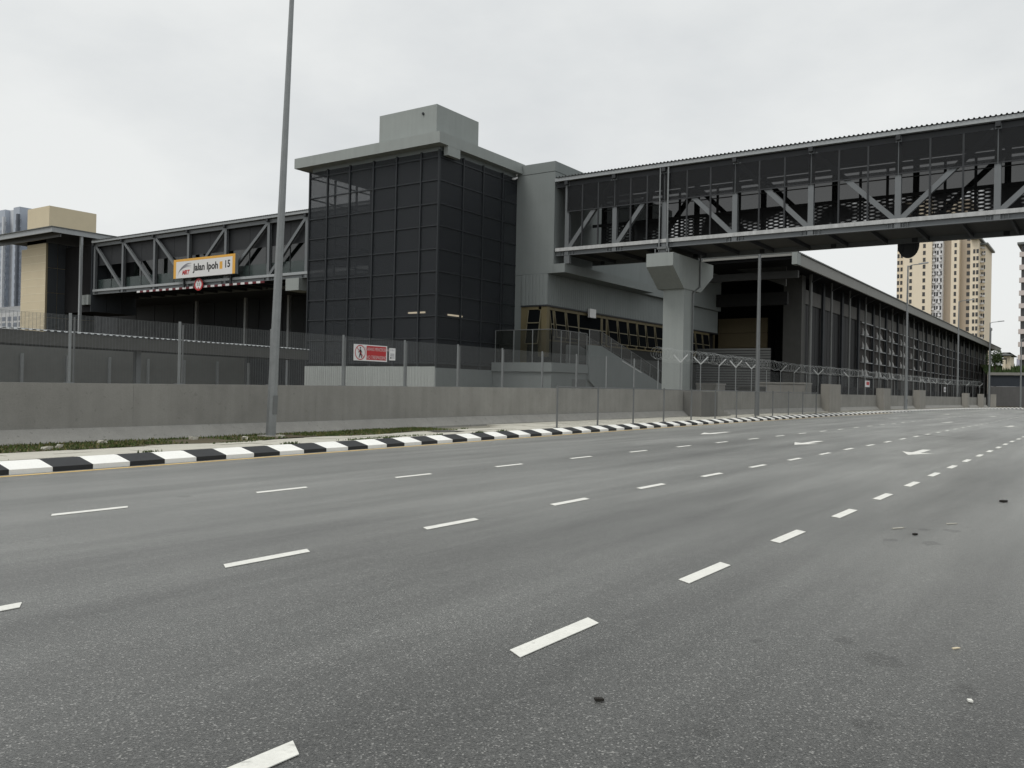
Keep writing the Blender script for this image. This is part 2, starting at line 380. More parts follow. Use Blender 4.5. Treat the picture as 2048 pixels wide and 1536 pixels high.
for c in range(34):      # weeds along the wall foot and in slab joints
    u=rg.uniform(4,24); v=rg.choice([19.25,19.2,vk(u)+.55,vk(u)+2.1])
    for k in range(40): blade(g1,u+rg.gauss(0,.13),v+rg.gauss(0,.03),VZ,rg.uniform(.02,.08))
for u,v in ((13.2,17.0),(17.6,16.2),(18.8,16.3),(16.5,16.1)):
    for k in range(90): blade(g1,u+rg.gauss(0,.3),v+rg.gauss(0,.07),VZ,rg.uniform(.02,.06))
o=obj('grass',g1,GRASSM,kind='stuff'); o['label']='short green grass along the foot of the concrete wall'
o=obj('dry_grass',g2,mat('dry_grass',(.16,.15,.06),.9,var=.3),kind='stuff'); o['label']='dry yellowish grass blades among the green verge'
# manhole frame in the pavement
mh=MB().box((-.5,-.35,0),(.5,.35,.012)); o=inst('manhole_cover',withmat(mh,'manhole_cover',DARKC),(21.4,17.2,VZ+.016),None); tag(o,'dark rectangular manhole cover set in the pale pavement','manhole cover')
# small rubble on the verge
for k,(x,y) in enumerate(((205,884),(118,892),(95,896),(389,876),(490,876),(560,872))):
    c=at(x,y,z=VZ+.05); mb=MB(); 
    mb.box((-.08,-.06,0),(.09,.06,.07)); me=withmat(mb,'rubble',PAVE)
    for v in me.vertices: v.co+=Vector((random.uniform(-.03,.03),random.uniform(-.03,.03),random.uniform(-.01,.02)))
    o=inst('concrete_rubble',me,(c.x,c.y,VZ+.01),None,(0,0,k)); tag(o,'small pale lump of broken concrete lying on the grass verge','rubble','rubble on the verge')
# road litter
def litter(x,y,w,l,h,m,label,cat,rot=0,group=None):
    c=at(x,y,z=0); mb=MB().prism([(-l/2,-w/2),(l/2,-w/2*.7),(l/2*.8,w/2),(-l/2*.9,w/2*.8)],'z',0,h)
    o=inst(cat.replace(' ','_'),withmat(mb,'litter',m),(c.x,c.y,.006),None,(0,0,rot)); tag(o,label,cat,group)
litter(1198,1403,.05,.03,.012,RUST,'small black scrap of plastic lying on the asphalt','litter',.6)
litter(1940,1405,.025,.03,.01,WHITE,'tiny white paper scrap on the dark asphalt','litter',.3,)
litter(1912,1299,.02,.06,.006,YEL,'thin pale sliver of wood on the asphalt','litter',-.6)
litter(1796,1058,.03,.2,.01,PAVE,'curled pale strip lying on the road near oil spots','litter',-.5)
litter(1903,1049,.03,.16,.01,PAVE,'bent pale twig lying on the road near oil spots','litter',-.7)
litter(2007,1005,.08,.12,.03,RUST,'flat black rag lying on the asphalt','litter',-.5)
litter(1830,1071,.04,.06,.02,RUST,'dark little stone between the oil spots','stone',-.5)
# ------------------------------------------------------------------ retaining wall
wall=thing('retaining_wall','long stained grey concrete retaining wall with light sloped base beside the pavement','wall',(0,20,0))
segs=[(-24+6*i,-24+6*(i+1)) for i in range(29)]
def wtop(u): return float(np.interp(u,[-20,9,25,45,60,70,75,100,150,175],[1.45,1.5,1.6,1.68,1.66,1.58,1.62,1.62,1.6,1.6]))
gapu=(144,158)
for a,b in segs:
    if a>=gapu[0] and a<gapu[1]: continue
    va,vb=vw(a),vw(b); mb=MB(); i=0; g=.002
    pr=lambda u,v:[(u,v,0),(u,v,wtop(u)),(u,v+.32,wtop(u)),(u,v+.32,0)]
    A,B=pr(a+g,va),pr(b-g,vb); mb.v=A+B; mb.f=[[0,1,2,3],[7,6,5,4],[0,4,5,1],[1,5,6,2],[2,6,7,3],[3,7,4,0]]
    obj('wall_panel',mb,CONC,wall)
    mb=MB(); pr=lambda u,v:[(u,v-.34,0),(u,v-.34,VZ+.03),(u,v-.05,.5),(u,v-.003,.5),(u,v-.003,0)]
    A,B=pr(a,va),pr(b,vb); mb.v=A+B; n=5; mb.f=[[0,1,2,3,4],[9,8,7,6,5]]+[[k,(k+1)%n,n+(k+1)%n,n+k] for k in range(n)]
    obj('wall_base',mb,CONC2,wall)
for (xa,xb,zt) in ((1646,1681,2.45),(1757,1781,2.32),(1830,1851,2.3),(1926,1939,2.15),(1957,1968,2.1),(1983,1992,2.1)):
    ua=solve_u(xa+12*75/max(75,solve_u(xa,vw)),lambda q:vw(q)-.66); vf=vw(ua+1)-.66; ub=solve_u(xb,lambda q:vf)
    obj('wall_pier',MB().box((ua,vf,0),(ub,vf+.72,zt)),mat('pier_concrete',(.285,.275,.25),.9,var=.14,scale=.9,fine=.1,streak=.14,bump=.25),wall)
# concrete steps against the wall
st=thing('concrete_steps','low grey concrete steps against the retaining wall behind the chain link fence','steps',(48,19,0))
x0=at(1395,835,v=19.2).x; x1=at(1432,835,v=19.2).x
obj('recess_block',MB().box((x0,19.0,0),(x1-.3,20.09,1.6)),mat('recess_shade',(.15,.148,.138),.9,var=.2,streak=.2),st)  # block coloured dark in place of the shaded recess by the steps
for k in range(4): obj('step',MB().box((x1-.3+k*.55+.002,19.0,0),(x1+.25+k*.55,19.7,.72-.15*k)),CONC,st)
# ------------------------------------------------------------------ fence on the wall
fen=thing('mesh_fence','fine steel mesh fence with slim posts on top of the concrete wall','fence',(11,20.15,1.5))
postm=withmat(MB().box((-.024,-.022,0),(.024,.022,1.58)).box((-.08,-.09,0),(.08,.09,.015)),'post',GALV)
stay=withmat(MB().box((-.015,-.015,0),(.015,.015,1.5)),'clamp_bar',GALVD)
FV=.16
wires=MB(); nb=0
PU=[solve_u(x,lambda q:vw(q)+FV,2.2,5,60) for x in (139,356,541,685,808,914,1004,1083,1152,1212,1267,1315)]
PU=[PU[0]-2.97*k for k in (6,5,4,3,2,1)]+PU
for u in PU:
    if u<PU[-1]-.1: inst('post',postm,(u,vw(u)+FV,wtop(u)),fen); inst('clamp_bar',stay,(u+.11,vw(u)+FV+.02,wtop(u)),fen)
def meshpanel(mb,ua,ub,v,z0,z1,dv=.08,dh=.026,t=.0058):
    n=int((ub-ua)/dv)
    for k in range(n+1):
        x=ua+(ub-ua)*k/n; mb.quad((x-t/2,v,z0),(x+t/2,v,z0),(x+t/2,v,z1),(x-t/2,v,z1))
    n=int((z1-z0)/dh)
    for k in range(n+1):
        z=z0+(z1-z0)*k/n; mb.quad((ua,v+.004,z-t/2),(ub,v+.004,z-t/2),(ub,v+.004,z+t/2),(ua,v+.004,z+t/2))
for a,b in zip(PU[:-1],PU[1:]):
    w=MB(); meshpanel(w,a+.04,b-.04,vw(a)+FV,wtop(a)+.02,wtop(a)+1.54); obj('mesh_panel',w,GALVD,fen,kind='stuff')
# barbed section
raz=thing('razor_wire_fence','steel fence with forked arms and coiled razor wire on the concrete wall','fence',(43.6,20.15,1.6))
ru=[]
u=PU[-1]
while u<143: ru.append(u); u+=2.975
vpost=MB().box((-.022,-.022,0),(.022,.022,1.58)); vpm=withmat(vpost,'post',GALV)
varm=withmat(MB().beam((0,0,1.58),(0,-.42,2.02),.06,.045,(1,0,0)),'arm',mat('arm_light',(.5,.52,.52),.5,.3,var=.1))
varm2=withmat(MB().beam((0,0,1.58),(0,.42,2.02),.06,.045,(1,0,0)),'arm',MT['arm_light'])
for u in ru:
    z=wtop(u); v=vw(u)+FV
    inst('post',vpm,(u,v,z),raz)
    # forked arms seen open along the fence line
    a=random.uniform(-.3,.3)
    far=u>75
    if random.random()<(.3 if far else .68): inst('arm',varm,(u,v,z),raz,(0,0,-a))
    if random.random()<(.3 if far else .68): inst('arm',varm2,(u,v,z),raz,(0,0,-a))
for a,b in zip(ru[:-1],ru[1:]):
    w=MB(); meshpanel(w,a+.04,b-.04,vw(a)+FV,wtop(a)+.02,wtop(a)+1.5,.1 if a<90 else .2,.035 if a<90 else .07,.0045 if a<90 else .008); obj('mesh_panel',w,GALVD,raz,kind='stuff')
coil=MB(); pts=[]; n=0
rr=random.Random(5)
ctr=ru[0]-.2
while ctr<142:
    R=.30+rr.uniform(-.03,.05); tilt=rr.uniform(-.35,.35); cz=wtop(ctr)+1.98+rr.uniform(-.04,.04); cv=vw(ctr)+FV+rr.uniform(-.04,.04); ph=rr.uniform(0,6.28)
    st_=.3 if ctr<80 else .45
    ring=[]
    for k in range(13):
        t=ph+2*math.pi*k/12; ring.append((ctr+math.sin(t*1.0+ph)*tilt*R+k/12*st_*.6,cv+math.cos(t)*R,cz+math.sin(t)*R))
    coil.tube(ring,.0045 if ctr<80 else .007,3,cap=False); ctr+=st_*.8
obj('razor_coil',coil,mat('razor',(.42,.44,.44),.4,.5,var=.1),raz,kind='stuff')
# bent post tip near the white plinth
# chain link fence beside the kerb
chl=thing('chain_link_fence','low galvanised chain link fence with round posts behind the striped kerb','fence',(26.4,16.6,VZ))
cx=[(1113.5,855),(1195,852),(1266,847),(1327,844.5),(1382,842),(1430,840),(1472.5,838),(1511,836),(1545,834),(1576.5,832.5),(1605,831),(1632,829.5)]
cu=[]
for x,y in cx:
    vv=16.75
    for _ in range(4): uu=at(x,y,v=vv).x; vv=vk(uu)+.62
    cu.append((uu,vv))
for k,(a,b) in enumerate(cu):
    hh=float(np.interp(a,[26,60],[1.52,1.56]))
    mb=MB().tube([(a,b,VZ-.02),(a,b,VZ+hh)],.035,8).box((a-.09,b-.09,VZ-.03),(a+.09,b+.09,VZ+.02)); mb.tube([(a,b,VZ+hh),(a,b,VZ+hh+.02)],.042,8)
    obj('post',mb,GALVD,chl)
for (a,b),(c,e) in zip(cu[:-1],cu[1:]):
    obj('top_rail',MB().tube([(a,b,VZ+1.49),(c,e,VZ+1.49)],.021,6),GALVD,chl)
    w=MB(); t=.0035; h=1.42; L_=math.hypot(c-a,e-b); n=int(L_/.11); dx,dy=(c-a)/L_,(e-b)/L_
    # diamond mesh: two families of slanted wires
    for s_ in (1,-1):
        k=-int(h/.11)
        for k in range(-14,n+14):
            x_=k*.11; p0,p1=(x_,0.04),(x_+s_*h,h+.04)
            lo,hi=0,1
            # clip to panel
            def cl(tt): return p0[0]+(p1[0]-p0[0])*tt
            ts=[0,1]
            xa,xb=p0[0],p1[0]
            t0=max(0,min(1,((0 if s_>0 else L_)-xa)/(xb-xa))); t1=max(0,min(1,((L_ if s_>0 else 0)-xa)/(xb-xa)))
            if t1-t0<.02: continue
            q0=(a+dx*cl(t0),b+dy*cl(t0),VZ+p0[1]+(p1[1]-p0[1])*t0); q1=(a+dx*cl(t1),b+dy*cl(t1),VZ+p0[1]+(p1[1]-p0[1])*t1)
            w.quad((q0[0]-t,q0[1],q0[2]),(q0[0]+t,q0[1],q0[2]),(q1[0]+t,q1[1],q1[2]),(q1[0]-t,q1[1],q1[2]))
    obj('wire_mesh',w,GALVD,chl,kind='stuff')
# ------------------------------------------------------------------ signs on the fence
def plate(name,TL,BR_x,parent,m,v,zt,zb,th=.02):
    pass
sv=vw(20)+FV-.06
a=at(708,690,v=sv); b=at(774.5,694,v=sv); zt=(a.z+b.z)/2+.03; zb=at(708,720.5,v=sv).z
sg=thing('warning_sign','red and white no trespassing sign with walking figure on the mesh fence','sign',(a.x,sv,zb))
obj('plate',MB().box((a.x,sv,zb),(b.x,sv+.012,zt)),PW,sg)
ux=(1,0,0); uz=(0,0,1)
xm=a.x+(b.x-a.x)*.37
obj('red_field',MB().box((xm,sv-.004,zb+.04),(b.x-.05,sv-.001,zt-.03)),PR,sg)
cx_,cz_=a.x+(xm-a.x)*.5,(zt+zb)/2; R=min((xm-a.x)*.46,(zt-zb)*.46)
mb=MB(); n=36
for k in range(n):
    t0,t1=2*math.pi*k/n,2*math.pi*(k+1)/n
    mb.quad(*[(cx_+math.cos(t)*q,sv-.004,cz_+math.sin(t)*q) for t,q in ((t0,R),(t1,R),(t1,R*.88),(t0,R*.88))])
obj('red_ring',mb,PR,sg)
mb=MB()
def limb(p,q,w): mb.beam((cx_+p[0]*R,sv-.008,cz_+p[1]*R),(cx_+q[0]*R,sv-.008,cz_+q[1]*R),.004,w*R,(0,1,0)) if False else mb.quad(*[(cx_+c[0]*R,sv-.007,cz_+c[1]*R) for c in _lq(p,q,w)])
def _lq(p,q,w):
    dx,dy=q[0]-p[0],q[1]-p[1]; l_=math.hypot(dx,dy); nx,ny=-dy/l_*w/2,dx/l_*w/2
    return [(p[0]+nx,p[1]+ny),(p[0]-nx,p[1]-ny),(q[0]-nx,q[1]-ny),(q[0]+nx,q[1]+ny)]
limb((0,.42),(0.03,-.1),.26); limb((.02,-.05),(-.12,-.4),.17); limb((-.12,-.38),(-.24,-.72),.14); limb((.02,-.05),(.16,-.4),.17); limb((.16,-.38),(.3,-.74),.14)
limb((0,.36),(-.2,.12),.1); limb((-.2,.13),(-.4,0),.09); limb((0,.36),(.26,.14),.1); limb((.26,.15),(.3,-.1),.09)
mb.quad(*[(cx_+(math.cos(2*math.pi*k/14)*.12)*R,sv-.007,cz_+(.62+math.sin(2*math.pi*k/14)*.13)*R) for k in range(14)])
obj('walking_figure',mb,PK,sg)
mb=MB(); mb.quad(*[(cx_+c[0]*R,sv-.009,cz_+c[1]*R) for c in _lq((-.64,.64),(.64,-.64),.09)]); obj('red_slash',mb,PR,sg)
xc=(xm+b.x-.05)/2
for txt,zz,sz,xs in (('DILARANG MENCEROBOH',cz_+.12,.155,.62),('NO TRESPASSING',cz_-.14,.16,.75)):
    me=text_mb(txt,sz,(xc,sv-.008,zz),ux,uz,.001,xs=xs); me.materials.append(TEXTW); obj('lettering',me,TEXTW,sg)
a2=at(779,696,v=sv); b2=at(791,696,v=sv); zt2=a2.z; zb2=at(779,720.5,v=sv).z
sg2=thing('notice_board','small white notice with lines of grey text beside the red sign','sign',(a2.x,sv,zb2))
obj('plate',MB().box((a2.x,sv,zb2),(b2.x,sv+.012,zt2)),PW,sg2)
mb=MB(); w_=b2.x-a2.x; h_=zt2-zb2
for k in range(3): mb.box((a2.x+w_*(.2+.25*k),sv-.003,zb2+h_*.76),(a2.x+w_*(.27+.25*k),sv-.001,zb2+h_*.9))
for zz in (.52,.46,.38,.33): mb.box((a2.x+w_*.15,sv-.003,zb2+h_*zz),(a2.x+w_*.82,sv-.001,zb2+h_*(zz+.03)))
for zz in (.22,.17): mb.box((a2.x+w_*.42,sv-.003,zb2+h_*zz),(a2.x+w_*.85,sv-.001,zb2+h_*(zz+.025)))
obj('print',mb,PG,sg2); obj('emblem',MB().box((a2.x+w_*.15,sv-.003,zb2+h_*.13),(a2.x+w_*.34,sv-.001,zb2+h_*.26)),PK,sg2)
sx=at(1730.5,761,v=vw(88)+.1); s3=thing('small_fence_sign','small faded red and white sign on the razor wire fence','sign',(sx.x,sx.y,sx.z))
obj('plate',MB().box((sx.x,sx.y,sx.z-.62),(sx.x+1.9,sx.y+.012,sx.z)),PW,s3); obj('red_field',MB().box((sx.x+.5,sx.y-.004,sx.z-.42),(sx.x+1.7,sx.y-.001,sx.z-.1)),PR,s3)
sx=at(1888,774,v=vw(125)+.05); s4=thing('pale_fence_sign','small pale grey notice far along the razor wire fence','sign',(sx.x,sx.y,sx.z))
obj('plate',MB().box((sx.x,sx.y,sx.z-.65),(sx.x+1.6,sx.y+.012,sx.z)),PW,s4); obj('print',MB().box((sx.x+.3,sx.y-.004,sx.z-.5),(sx.x+1.3,sx.y-.001,sx.z-.2)),PG,s4)
# ------------------------------------------------------------------ street lamps
def lamp(base,h,label,rot=(0,0,0),r0=.17,r1=.07,arms=((0,-1.25),),tag_group='street lamps along the road',fine=8):
    t=thing('street_lamp',label,'street lamp',base,tag_group); t.rotation_euler=rot; del t['wl']
    obj('pole',MB().tube([(0,0,0),(0,0,h)],[r0,r1],fine),GALV,t)
    obj('base_plate',MB().box((-.25,-.25,-.05),(.25,.25,.03)),CONC2,t)
    for dx,dy in arms:
        obj('arm',MB().tube([(0,0,h-.1),(dx*.3,dy*.3,h+.05),(dx,dy,h+.12)],.045,6),GALV,t)
        obj('lamp_head',MB().beam((dx*.8,dy*.8,h+.12),(dx*1.5,dy*1.5,h+.2),.28,.12),STEEL_L,t)
    obj('service_hatch',MB().box((-.07,-r0-.003,.6),(.07,-r0+.03,1.1)),GALVD,t)
    return t
lamp((15.5,18.44,VZ),14.9,'tall leaning octagonal galvanised street lamp pole in front of the concrete wall',(math.radians(2.35),0,0),r0=.138,r1=.042)
lc=at(1513.5,832,z=VZ); zt_p=at(1515.5,509,u=lc.x).z
sp=thing('steel_pole','straight galvanised steel pole ending just below the road footbridge behind the chain link fence','pole',tuple(lc))
obj('pole',MB().tube([(lc.x,lc.y,VZ-.02),(lc.x,lc.y,zt_p)],[.15,.085],8),GALVD,sp); obj('base_plate',MB().box((lc.x-.25,lc.y-.25,VZ-.03),(lc.x+.25,lc.y+.25,VZ+.03)),CONC2,sp)
for (x,u_,h) in ((1811,95.1,14.6),(1914.2,134.8,14.8)):
    c=at(x,815,u=u_); lamp((u_,c.y,VZ if u_<120 else .1),h,{95.1:'slim street lamp in front of the station hall behind second wall block',134.8:'slim far street lamp in front of the station hall end windows'}[u_])
c=at(1977.5,812,u=150); lamp((150,c.y,.0),13.0,'slim far street lamp at the end of the station roof')
c=at(2040.5,815,u=160); lamp((160,c.y,.0),11.0,'far street lamp beside the far bridge at the road bend')
# ------------------------------------------------------------------ dark screen tower
UT,VT0,VT1=45.72,37.77,50.45; ZP,ZT=3.2,17.72; UB=55.2
tw=thing('screen_tower','tall dark mesh clad stair tower with flat grey concrete roof and rooftop box','tower',(UT,VT0,0))
mv=[VT1]+[at(x,500,u=UT).y for x in (653.5,698,745,791,840)]+[VT0]
tz=[ZP]
row=[at(877,y,u=UT).z for y in (676,631,587,541.5,496.5,450,405.6,359,313)]
tz=[ZP]+row+[ZT]
mu=[UT]+[at(x,450,v=VT0).x for x in (924,964,1003)]+[UB]
G=.045
def panel_me(dy,dz,ax):
    mb=MB(); n=(0,0,0)
    mb.box((0,0,0),(.02,dy,dz)) if ax=='x' else mb.box((0,0,0),(dy,.02,dz))
    return withmat(mb,'screen_panel',SCREEN)
for i in range(6):
    for j in range(len(tz)-1):
        inst('screen_panel',panel_me(mv[i]-mv[i+1]-2*G,tz[j+1]-tz[j]-2*G,'x'),(UT,mv[i+1]+G,tz[j]+G),tw)
        if j>4: inst('screen_panel',panel_me(mv[i]-mv[i+1]-2*G,tz[j+1]-tz[j]-2*G,'x'),(UB-.02,mv[i+1]+G,tz[j]+G),tw) if i<2 else None
for i in range(4):
    for j in range(len(tz)-1):
        inst('screen_panel',panel_me(mu[i+1]-mu[i]-2*G,tz[j+1]-tz[j]-2*G,'y'),(mu[i]+G,VT0,tz[j]+G),tw)
        inst('screen_panel',panel_me(mu[i+1]-mu[i]-2*G,tz[j+1]-tz[j]-2*G,'y'),(mu[i]+G,VT1-.02,tz[j]+G),tw)
MUL=mat('mullion',(.030,.034,.038),.55,.2,var=.08)
for i,v in enumerate(mv): obj('mullion',MB().box((UT-.10,v-.055,ZP-.3),(UT+.06,v+.055,ZT)),MUL,tw)
for i,u in enumerate(mu[1:]):
    obj('mullion',MB().box((u-.055,VT0-.09,ZP-.3),(u+.055,VT0+.06,ZT)),MUL,tw)
    obj('mullion',MB().box((u-.055,VT1-.06,ZP-.3),(u+.055,VT1+.09,ZT)),MUL,tw)
for z in tz[:-1]:
    obj('transom',MB().box((UT-.06,VT0+.06,z-.04),(UT+.05,VT1-.06,z+.04)),MUL,tw)
    obj('transom',MB().box((UT+.06,VT0-.05,z-.04),(UB,VT0+.05,z+.04)),MUL,tw)
    obj('transom',MB().box((UT+.06,VT1-.05,z-.04),(UB,VT1+.05,z+.04)),MUL,tw)
# core and floors inside
obj('inner_core',MB().box((UT+1.2,VT0+1.0,0),(UB-.3,VT0+7.6,ZT-.02)),BLACK,tw)
for z in (4.2,8.0,11.6): obj('floor_slab',MB().box((UT+.3,VT0+7.62,z-.2),(UB-.3,VT1-.3,z)),BLACK,tw)
obj('back_wall',MB().box((UB-.3,VT0+7.62,0),(UB-.05,VT1-.1,ZT-2.5)),BLACK,tw)
obj('plinth',MB().box((UT+.02,VT0+.02,0),(UB,VT1+.1,ZP-.32)),GREYP,tw)
# light corrugated hoarding in front of the plinth (-u face)
n=44; dv=(at(609,740,u=UT-.12).y-(VT0-.05))/n
strip=withmat(MB().prism([(0,0),(dv*.12,-.025),(dv*.88,-.025),(dv,0),(dv,.02),(0,.02)],'z',0,2.95),'cladding_strip',PLASTIC)
for k in range(n): inst('cladding_strip',strip,(UT-.12,VT0-.05+dv*(k+1),.0),tw,(0,0,-math.pi/2))
obj('plinth_side',MB().box((UT-.1,VT0-.14,0),(UB,VT0-.001,ZP-.35)),GREYP,tw)
# roof
zs0,zs1=17.74,18.75
RO=[UT-.65,VT0-.5,UB+.2,VT1+1.1]
rs=obj('roof_slab',MB().box((RO[0],RO[1],zs0+.25),(RO[2],RO[3],zs1)),GREYP2,tw)
obj('soffit_upstand',MB().box((UT+.1,VT0+.1,ZT-.05),(UB-.1,VT1-.1,zs0+.27)),GREYP,tw)
c=at(900,300,v=VT0-.45)
obj('roof_spout',MB().box((c.x-.25,VT0-.49,17.35),(c.x+1.1,VT0-.12,17.99)),GREYP2,rs)
pp=at(1030,350,v=VT0-.12); obj('overflow_pipe',MB().tube([(pp.x+.1,VT0-.2,17.9),(pp.x+.1,VT0-.25,17.65),(pp.x-.2,VT0-.25,17.5),(pp.x-.45,VT0-.25,17.45)],.08,8),PW,rs)
b0=at(874,207.6,u=UT+.6); b1=at(759.5,231,u=UT+.6); b2_=at(957.3,246,v=b0.y)
ob=obj('rooftop_box',MB().box((b0.x,b0.y,zs1-.01),(b2_.x,b1.y,b0.z)),GREYP2,tw)
obj('box_vent',MB().tube([(b0.x-.1,b0.y+1.2,b0.z-.5),(b0.x+.02,b0.y+1.2,b0.z-.5)],.09,8),STEEL_D,ob)
# lit tubes inside
for (x0,x1,y,pl) in ((817,850,626,'u'),):
    p=at(x0,y,u=UT+.35); q=at(x1,y,u=UT+.35); t=thing('tube_light','lit warm tube lamp behind the front mesh of the dark tower','tube light',tuple(p)); obj('tube',MB().tube([p,(q.x,q.y,p.z)],.06,6),TUBE,t); obj('batten',MB().box((p.x-.06,q.y-.1,p.z+.062),(p.x+.06,p.y+.1,p.z+.15)),STEEL_D,t)
p=at(896,629.5,v=VT0+.35); q=at(924,633,v=VT0+.35); t=thing('tube_light','lit warm tube lamp behind the side mesh of the dark tower','tube light',tuple(p)); obj('tube',MB().tube([p,(q.x,q.y,p.z)],.06,6),TUBE,t); obj('batten',MB().box((p.x-.1,p.y-.06,p.z+.062),(q.x+.1,p.y+.06,p.z+.15)),STEEL_D,t)
# ------------------------------------------------------------------ entrance building
eb=thing('entrance_building','grey rendered station building with ribbed band and ochre framed windows under footbridge','building',(55,34.3,0))
UE=89.4; UX=55.02
blk=obj('upper_block',MB().box((UX,34.3,17.86),(76,50.3,18.6)),GREYP,eb)
obj('upper_wall',MB().box((UX+.02,34.32,10.24),(76,37.74,17.82)).box((UX+.06,34.36,17.8),(75.9,37.7,17.9)),GREYP,eb)
obj('rear_wall',MB().box((UB+.21,37.76,0),(UE,52,16.6)),GREYP,eb)
obj('side_wall',MB().box((76.02,34.5,10.24),(UE,37.74,15.5)),GREYP,eb)
obj('lower_flank',MB().box((UX+.03,37.12,0),(UE,37.74,10.22)),GREYP,eb)
lip=MB().prism([(55.0,10.24),(55.0,10.9),(71.5,10.9),(70.2,10.24)],'y',33.3,34.29); obj('lip_beam',lip,GREYP,eb)
# ribbed band
rib=withmat(MB().prism([(0,0),(.05,-.035),(.26,-.035),(.31,0)],'z',7.9,10.22),'rib',GREYP)
u=UX; 
while u<UE-.3: inst('rib',rib,(u+.002,34.83,0),eb); u+=.32
v=34.9
while v<37.0: inst('rib',rib,(UX-.0,v+.31,0),eb,(0,0,-math.pi/2)); v+=.32
obj('band_wall',MB().box((UX,34.83,7.9),(UE,37.1,10.22)),GREYP,eb)
obj('window_head',MB().box((UX-.1,34.72,7.78),(UE,37.1,7.89)),STEEL_D,eb)
# dark room behind the windows
obj('room',MB().box((UX+.5,35.35,0),(UE,37.1,7.77)),BLACK,eb)
obj('sill_wall',MB().box((UX+.12,34.95,0),(UE,35.3,5.2)),mat('sill_grey',(.03,.032,.03),.8,var=.1),eb)
wx=[55.42,56.14,57.90,59.82,63.69,64.6,66.48,68.4,70.2,71.97,73.9,75.8,77.7,79.6,81.5,83.4,85.3,87.2]
obj('corner_pier',MB().box((UX-.04,34.78,4.0),(55.4,35.5,7.77)),FRAMEY,eb)
def window(ua,ub,open_):
    w=thing_window=MB(); 
    f=MB().box((ua,34.86,5.2),(ua+.1,34.96,7.77)).box((ub-.1,34.86,5.2),(ub,34.96,7.77)).box((ua+.1,34.87,7.55),(ub-.1,34.95,7.77)).box((ua+.1,34.87,5.2),(ub-.1,34.95,5.32))
    fo=obj('window_frame',f,FRAMEY,eb)
    ty=.24 if open_ else .02
    top,bot=7.5,5.55
    g=MB().quad((ua+.16,34.90,top),(ub-.16,34.90,top),(ub-.16,34.90-ty,bot),(ua+.16,34.90-ty,bot)); obj('pane',g,GLASS,fo)
    s_=MB()
    for x in (ua+.12,ub-.17): s_.beam((x+.02,34.89,top),(x+.02,34.89-ty,bot),.04,.035,(1,0,0))
    s_.box((ua+.1,34.86-ty,bot-.06),(ub-.1,34.92-ty,bot)); s_.box((ua+.12,34.86-ty*.55,6.45),(ub-.12,34.90-ty*.55,6.52))
    obj('sash',s_,mat('sash',(.20,.18,.12),.6,var=.05),fo)
for i,(a,b) in enumerate(zip(wx[:-1],wx[1:])): window(a+.02,b-.02,i not in (3,4))
# corner window on the side
ya,yb=at(1085,640,u=UX).y,at(1055,640,u=UX).y
f=MB().box((UX-.05,ya,5.2),(UX+.05,ya+.1,7.77)).box((UX-.05,yb-.1,5.2),(UX+.05,yb,7.77)).box((UX-.04,ya+.1,7.55),(UX+.04,yb-.1,7.77)); fo=obj('window_frame',f,FRAMEY,eb)
obj('pane',MB().quad((UX-.04,ya+.14,7.5),(UX-.04,yb-.14,7.5),(UX-.45,yb-.14,5.0),(UX-.45,ya+.14,5.0)),GLASS,fo)
s_=MB()
for y in (ya+.12,yb-.12): s_.beam((UX-.05,y,7.5),(UX-.46,y,5.0),.06,.05,(0,1,0))
s_.box((UX-.5,ya+.1,4.92),(UX-.42,yb-.1,5.0)).box((UX-.3,ya+.1,6.5),(UX-.24,yb-.1,6.57)); obj('sash',s_,MT['sash'],fo)
obj('side_panel',MB().box((UX-.02,yb+.01,0),(UX+.08,37.11,7.77)),FRAMEY,eb)
obj('side_sill',MB().box((UX-.02,ya,0),(UX+.06,yb,4.7)),BLACK,eb)
c=at(1178,626,v=34.6); obj('wall_box',MB().box((c.x,34.5,c.z-.35),(c.x+1.0,34.7,c.z+.35)),PW,eb)
# podium with glass rail
pu,pvv=52.13,32.5
pd=obj('podium',MB().box((pu,pvv,0),(58.1,37.6,2.79)),GREYP,eb)
obj('podium_band',MB().box((pu-.16,pvv-.12,2.8),(57.2,37.6,3.46)),GREYP,eb)
obj('podium_door',MB().box((55.0,pvv-.03,0),(57.0,pvv+.01,2.35)),mat('grey_door',(.15,.16,.16),.6,var=.05),eb)
rails=MB(); 
def rail(p,q,n,z0,z1,par=eb,gl=RAILG):
    p,q=Vector(p),Vector(q)
    for k in range(n+1):
        c=p.lerp(q,k/n); obj('rail_post',MB().box((c.x-.025,c.y-.025,c.z+z0),(c.x+.025,c.y+.025,c.z+z1)),GALV,par)
    for k in range(n):
        a,b=p.lerp(q,(k+.04)/n),p.lerp(q,(k+.96)/n)
        obj('rail_glass',MB().quad((a.x,a.y,a.z+z0+.05),(b.x,b.y,b.z+z0+.05),(b.x,b.y,b.z+z1-.03),(a.x,a.y,a.z+z1-.03)),gl,par)
    obj('handrail',MB().tube([(p.x,p.y,p.z+z1),(q.x,q.y,q.z+z1)],.03,6),GALVD,par)
rail((pu,37.4,3.46),(pu,pvv,3.46),3,0,2.35); rail((pu,pvv,3.46),(57.1,pvv,3.46),4,0,2.35)
